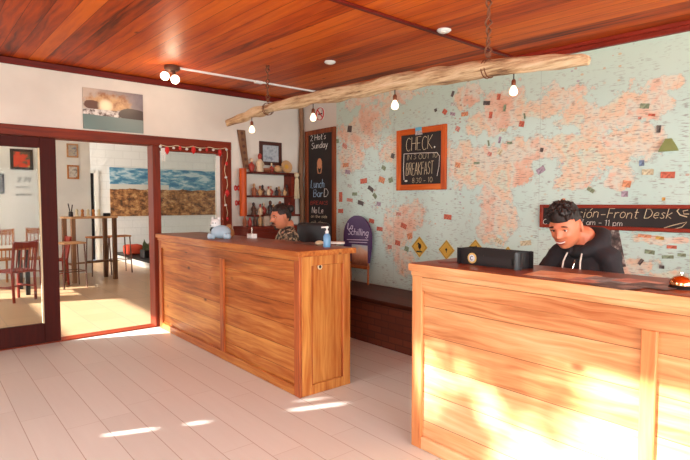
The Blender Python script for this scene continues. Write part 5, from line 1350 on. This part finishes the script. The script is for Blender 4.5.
# ------------------------------------------------------------------ outside: ground and an unseen tree added to dapple the sun
struct('ground', MB().box(-40, DL-.21, -30, 40, -.25, -.15).box(DL-.21, 30, -30, YR-.21, -.25, -.15), plain('dry ground', col(150, 140, 118), .9), smooth=0)
SD = Vector((1, -.38, -TE*1.0698)).normalized()     # direction the sunlight travels
tb_ = Vector((-5.5, 4.2, 0))
r = thing('tree', 'unseen leafy tree added outside the left window to dapple the sun', 'tree', tb_-Vector((0, 0, .15)))
MB().tube([tb_+Vector((0, 0, -.15)), tb_+Vector((.1, 0, 1.6)), tb_+Vector((0, .1, 2.8)), tb_+Vector((.1, 0, 3.6))], [.14, .11, .08, .04], 10).build('trunk', M['old_wood'], r)
m = MB(); rn = random.Random(11)
clumps = [(rn.gauss(0, .75), rn.gauss(0, .85), 3.95+rn.gauss(0, .55), rn.uniform(.10, .24)) for k in range(34)]
for i in range(2400):
    cx_, cy_, cz_, cr_ = rn.choice(clumps); c_ = tb_+Vector((cx_+rn.gauss(0, cr_*.6), cy_+rn.gauss(0, cr_*.6), cz_+rn.gauss(0, cr_*.6)))
    n_ = Vector((rn.uniform(-1, 1), rn.uniform(-1, 1), rn.uniform(-1, 1))).normalized(); a_ = n_.orthogonal().normalized()*rn.uniform(.05, .1); b_ = n_.cross(a_).normalized()*rn.uniform(.03, .06)
    m.bm.faces.new([m.bm.verts.new(c_+q) for q in (a_, b_, -a_, -b_)])
o = m.build('foliage', plain('green leaves', col(90, 120, 60), .7), r, smooth=0); sol = o.modifiers.new('s', 'SOLIDIFY'); sol.thickness = .003

# ------------------------------------------------------------------ light
sun = bpy.data.lights.new('sun', 'SUN'); sun.energy = 30; sun.angle = math.radians(.9); sun.color = (1, .95, .88)
so = bpy.data.objects.new('sun', sun); C.objects.link(so); so.rotation_euler = SD.to_track_quat('-Z', 'Y').to_euler()
w = bpy.data.worlds.new('sky'); bpy.context.scene.world = w; w.use_nodes = True
bg = w.node_tree.nodes['Background']; bg.inputs[0].default_value = (.80, .88, 1.0, 1); bg.inputs[1].default_value = 1.6
def area(name, loc, direction, sx, sy, e, c=(.93, 1, .98)):  # lamps added behind the openings to fill the rooms like skylight
    l = bpy.data.lights.new(name, 'AREA'); l.shape = 'RECTANGLE'; l.size = sx; l.size_y = sy; l.energy = e; l.color = c
    o = bpy.data.objects.new(name, l); C.objects.link(o); o.location = loc; o.rotation_euler = Vector(direction).to_track_quat('-Z', 'Z').to_euler(); return o
area('daylight_fill_rear', (1.35, YR-.22, 1.35), (0, 1, -.45), 4.8, 2.0, 420)
area('daylight_fill_left', (XL-.22, -.55, 1.6), (1, .2, -.4), 2.8, 1.3, 130)
area('daylight_fill_left_high', (XL-.22, 2.75, 2.0), (1, 0, -.45), 1.7, .9, 90)
area('daylight_fill_dining', (DL-.22, 12.1, 1.65), (1, 0, 0), 2.9, 1.4, 1750, (1, .98, .94))
area('daylight_fill_dining_high', (DL-.22, 8.6, 1.84), (1, 0, 0), 2.7, .5, 650, (1, .98, .94))

sc = bpy.context.scene
sc.view_settings.view_transform = 'Standard'; sc.view_settings.look = 'None'; sc.view_settings.gamma = 1.0; sc.view_settings.use_curve_mapping = False
sc.view_settings.exposure = -0.3
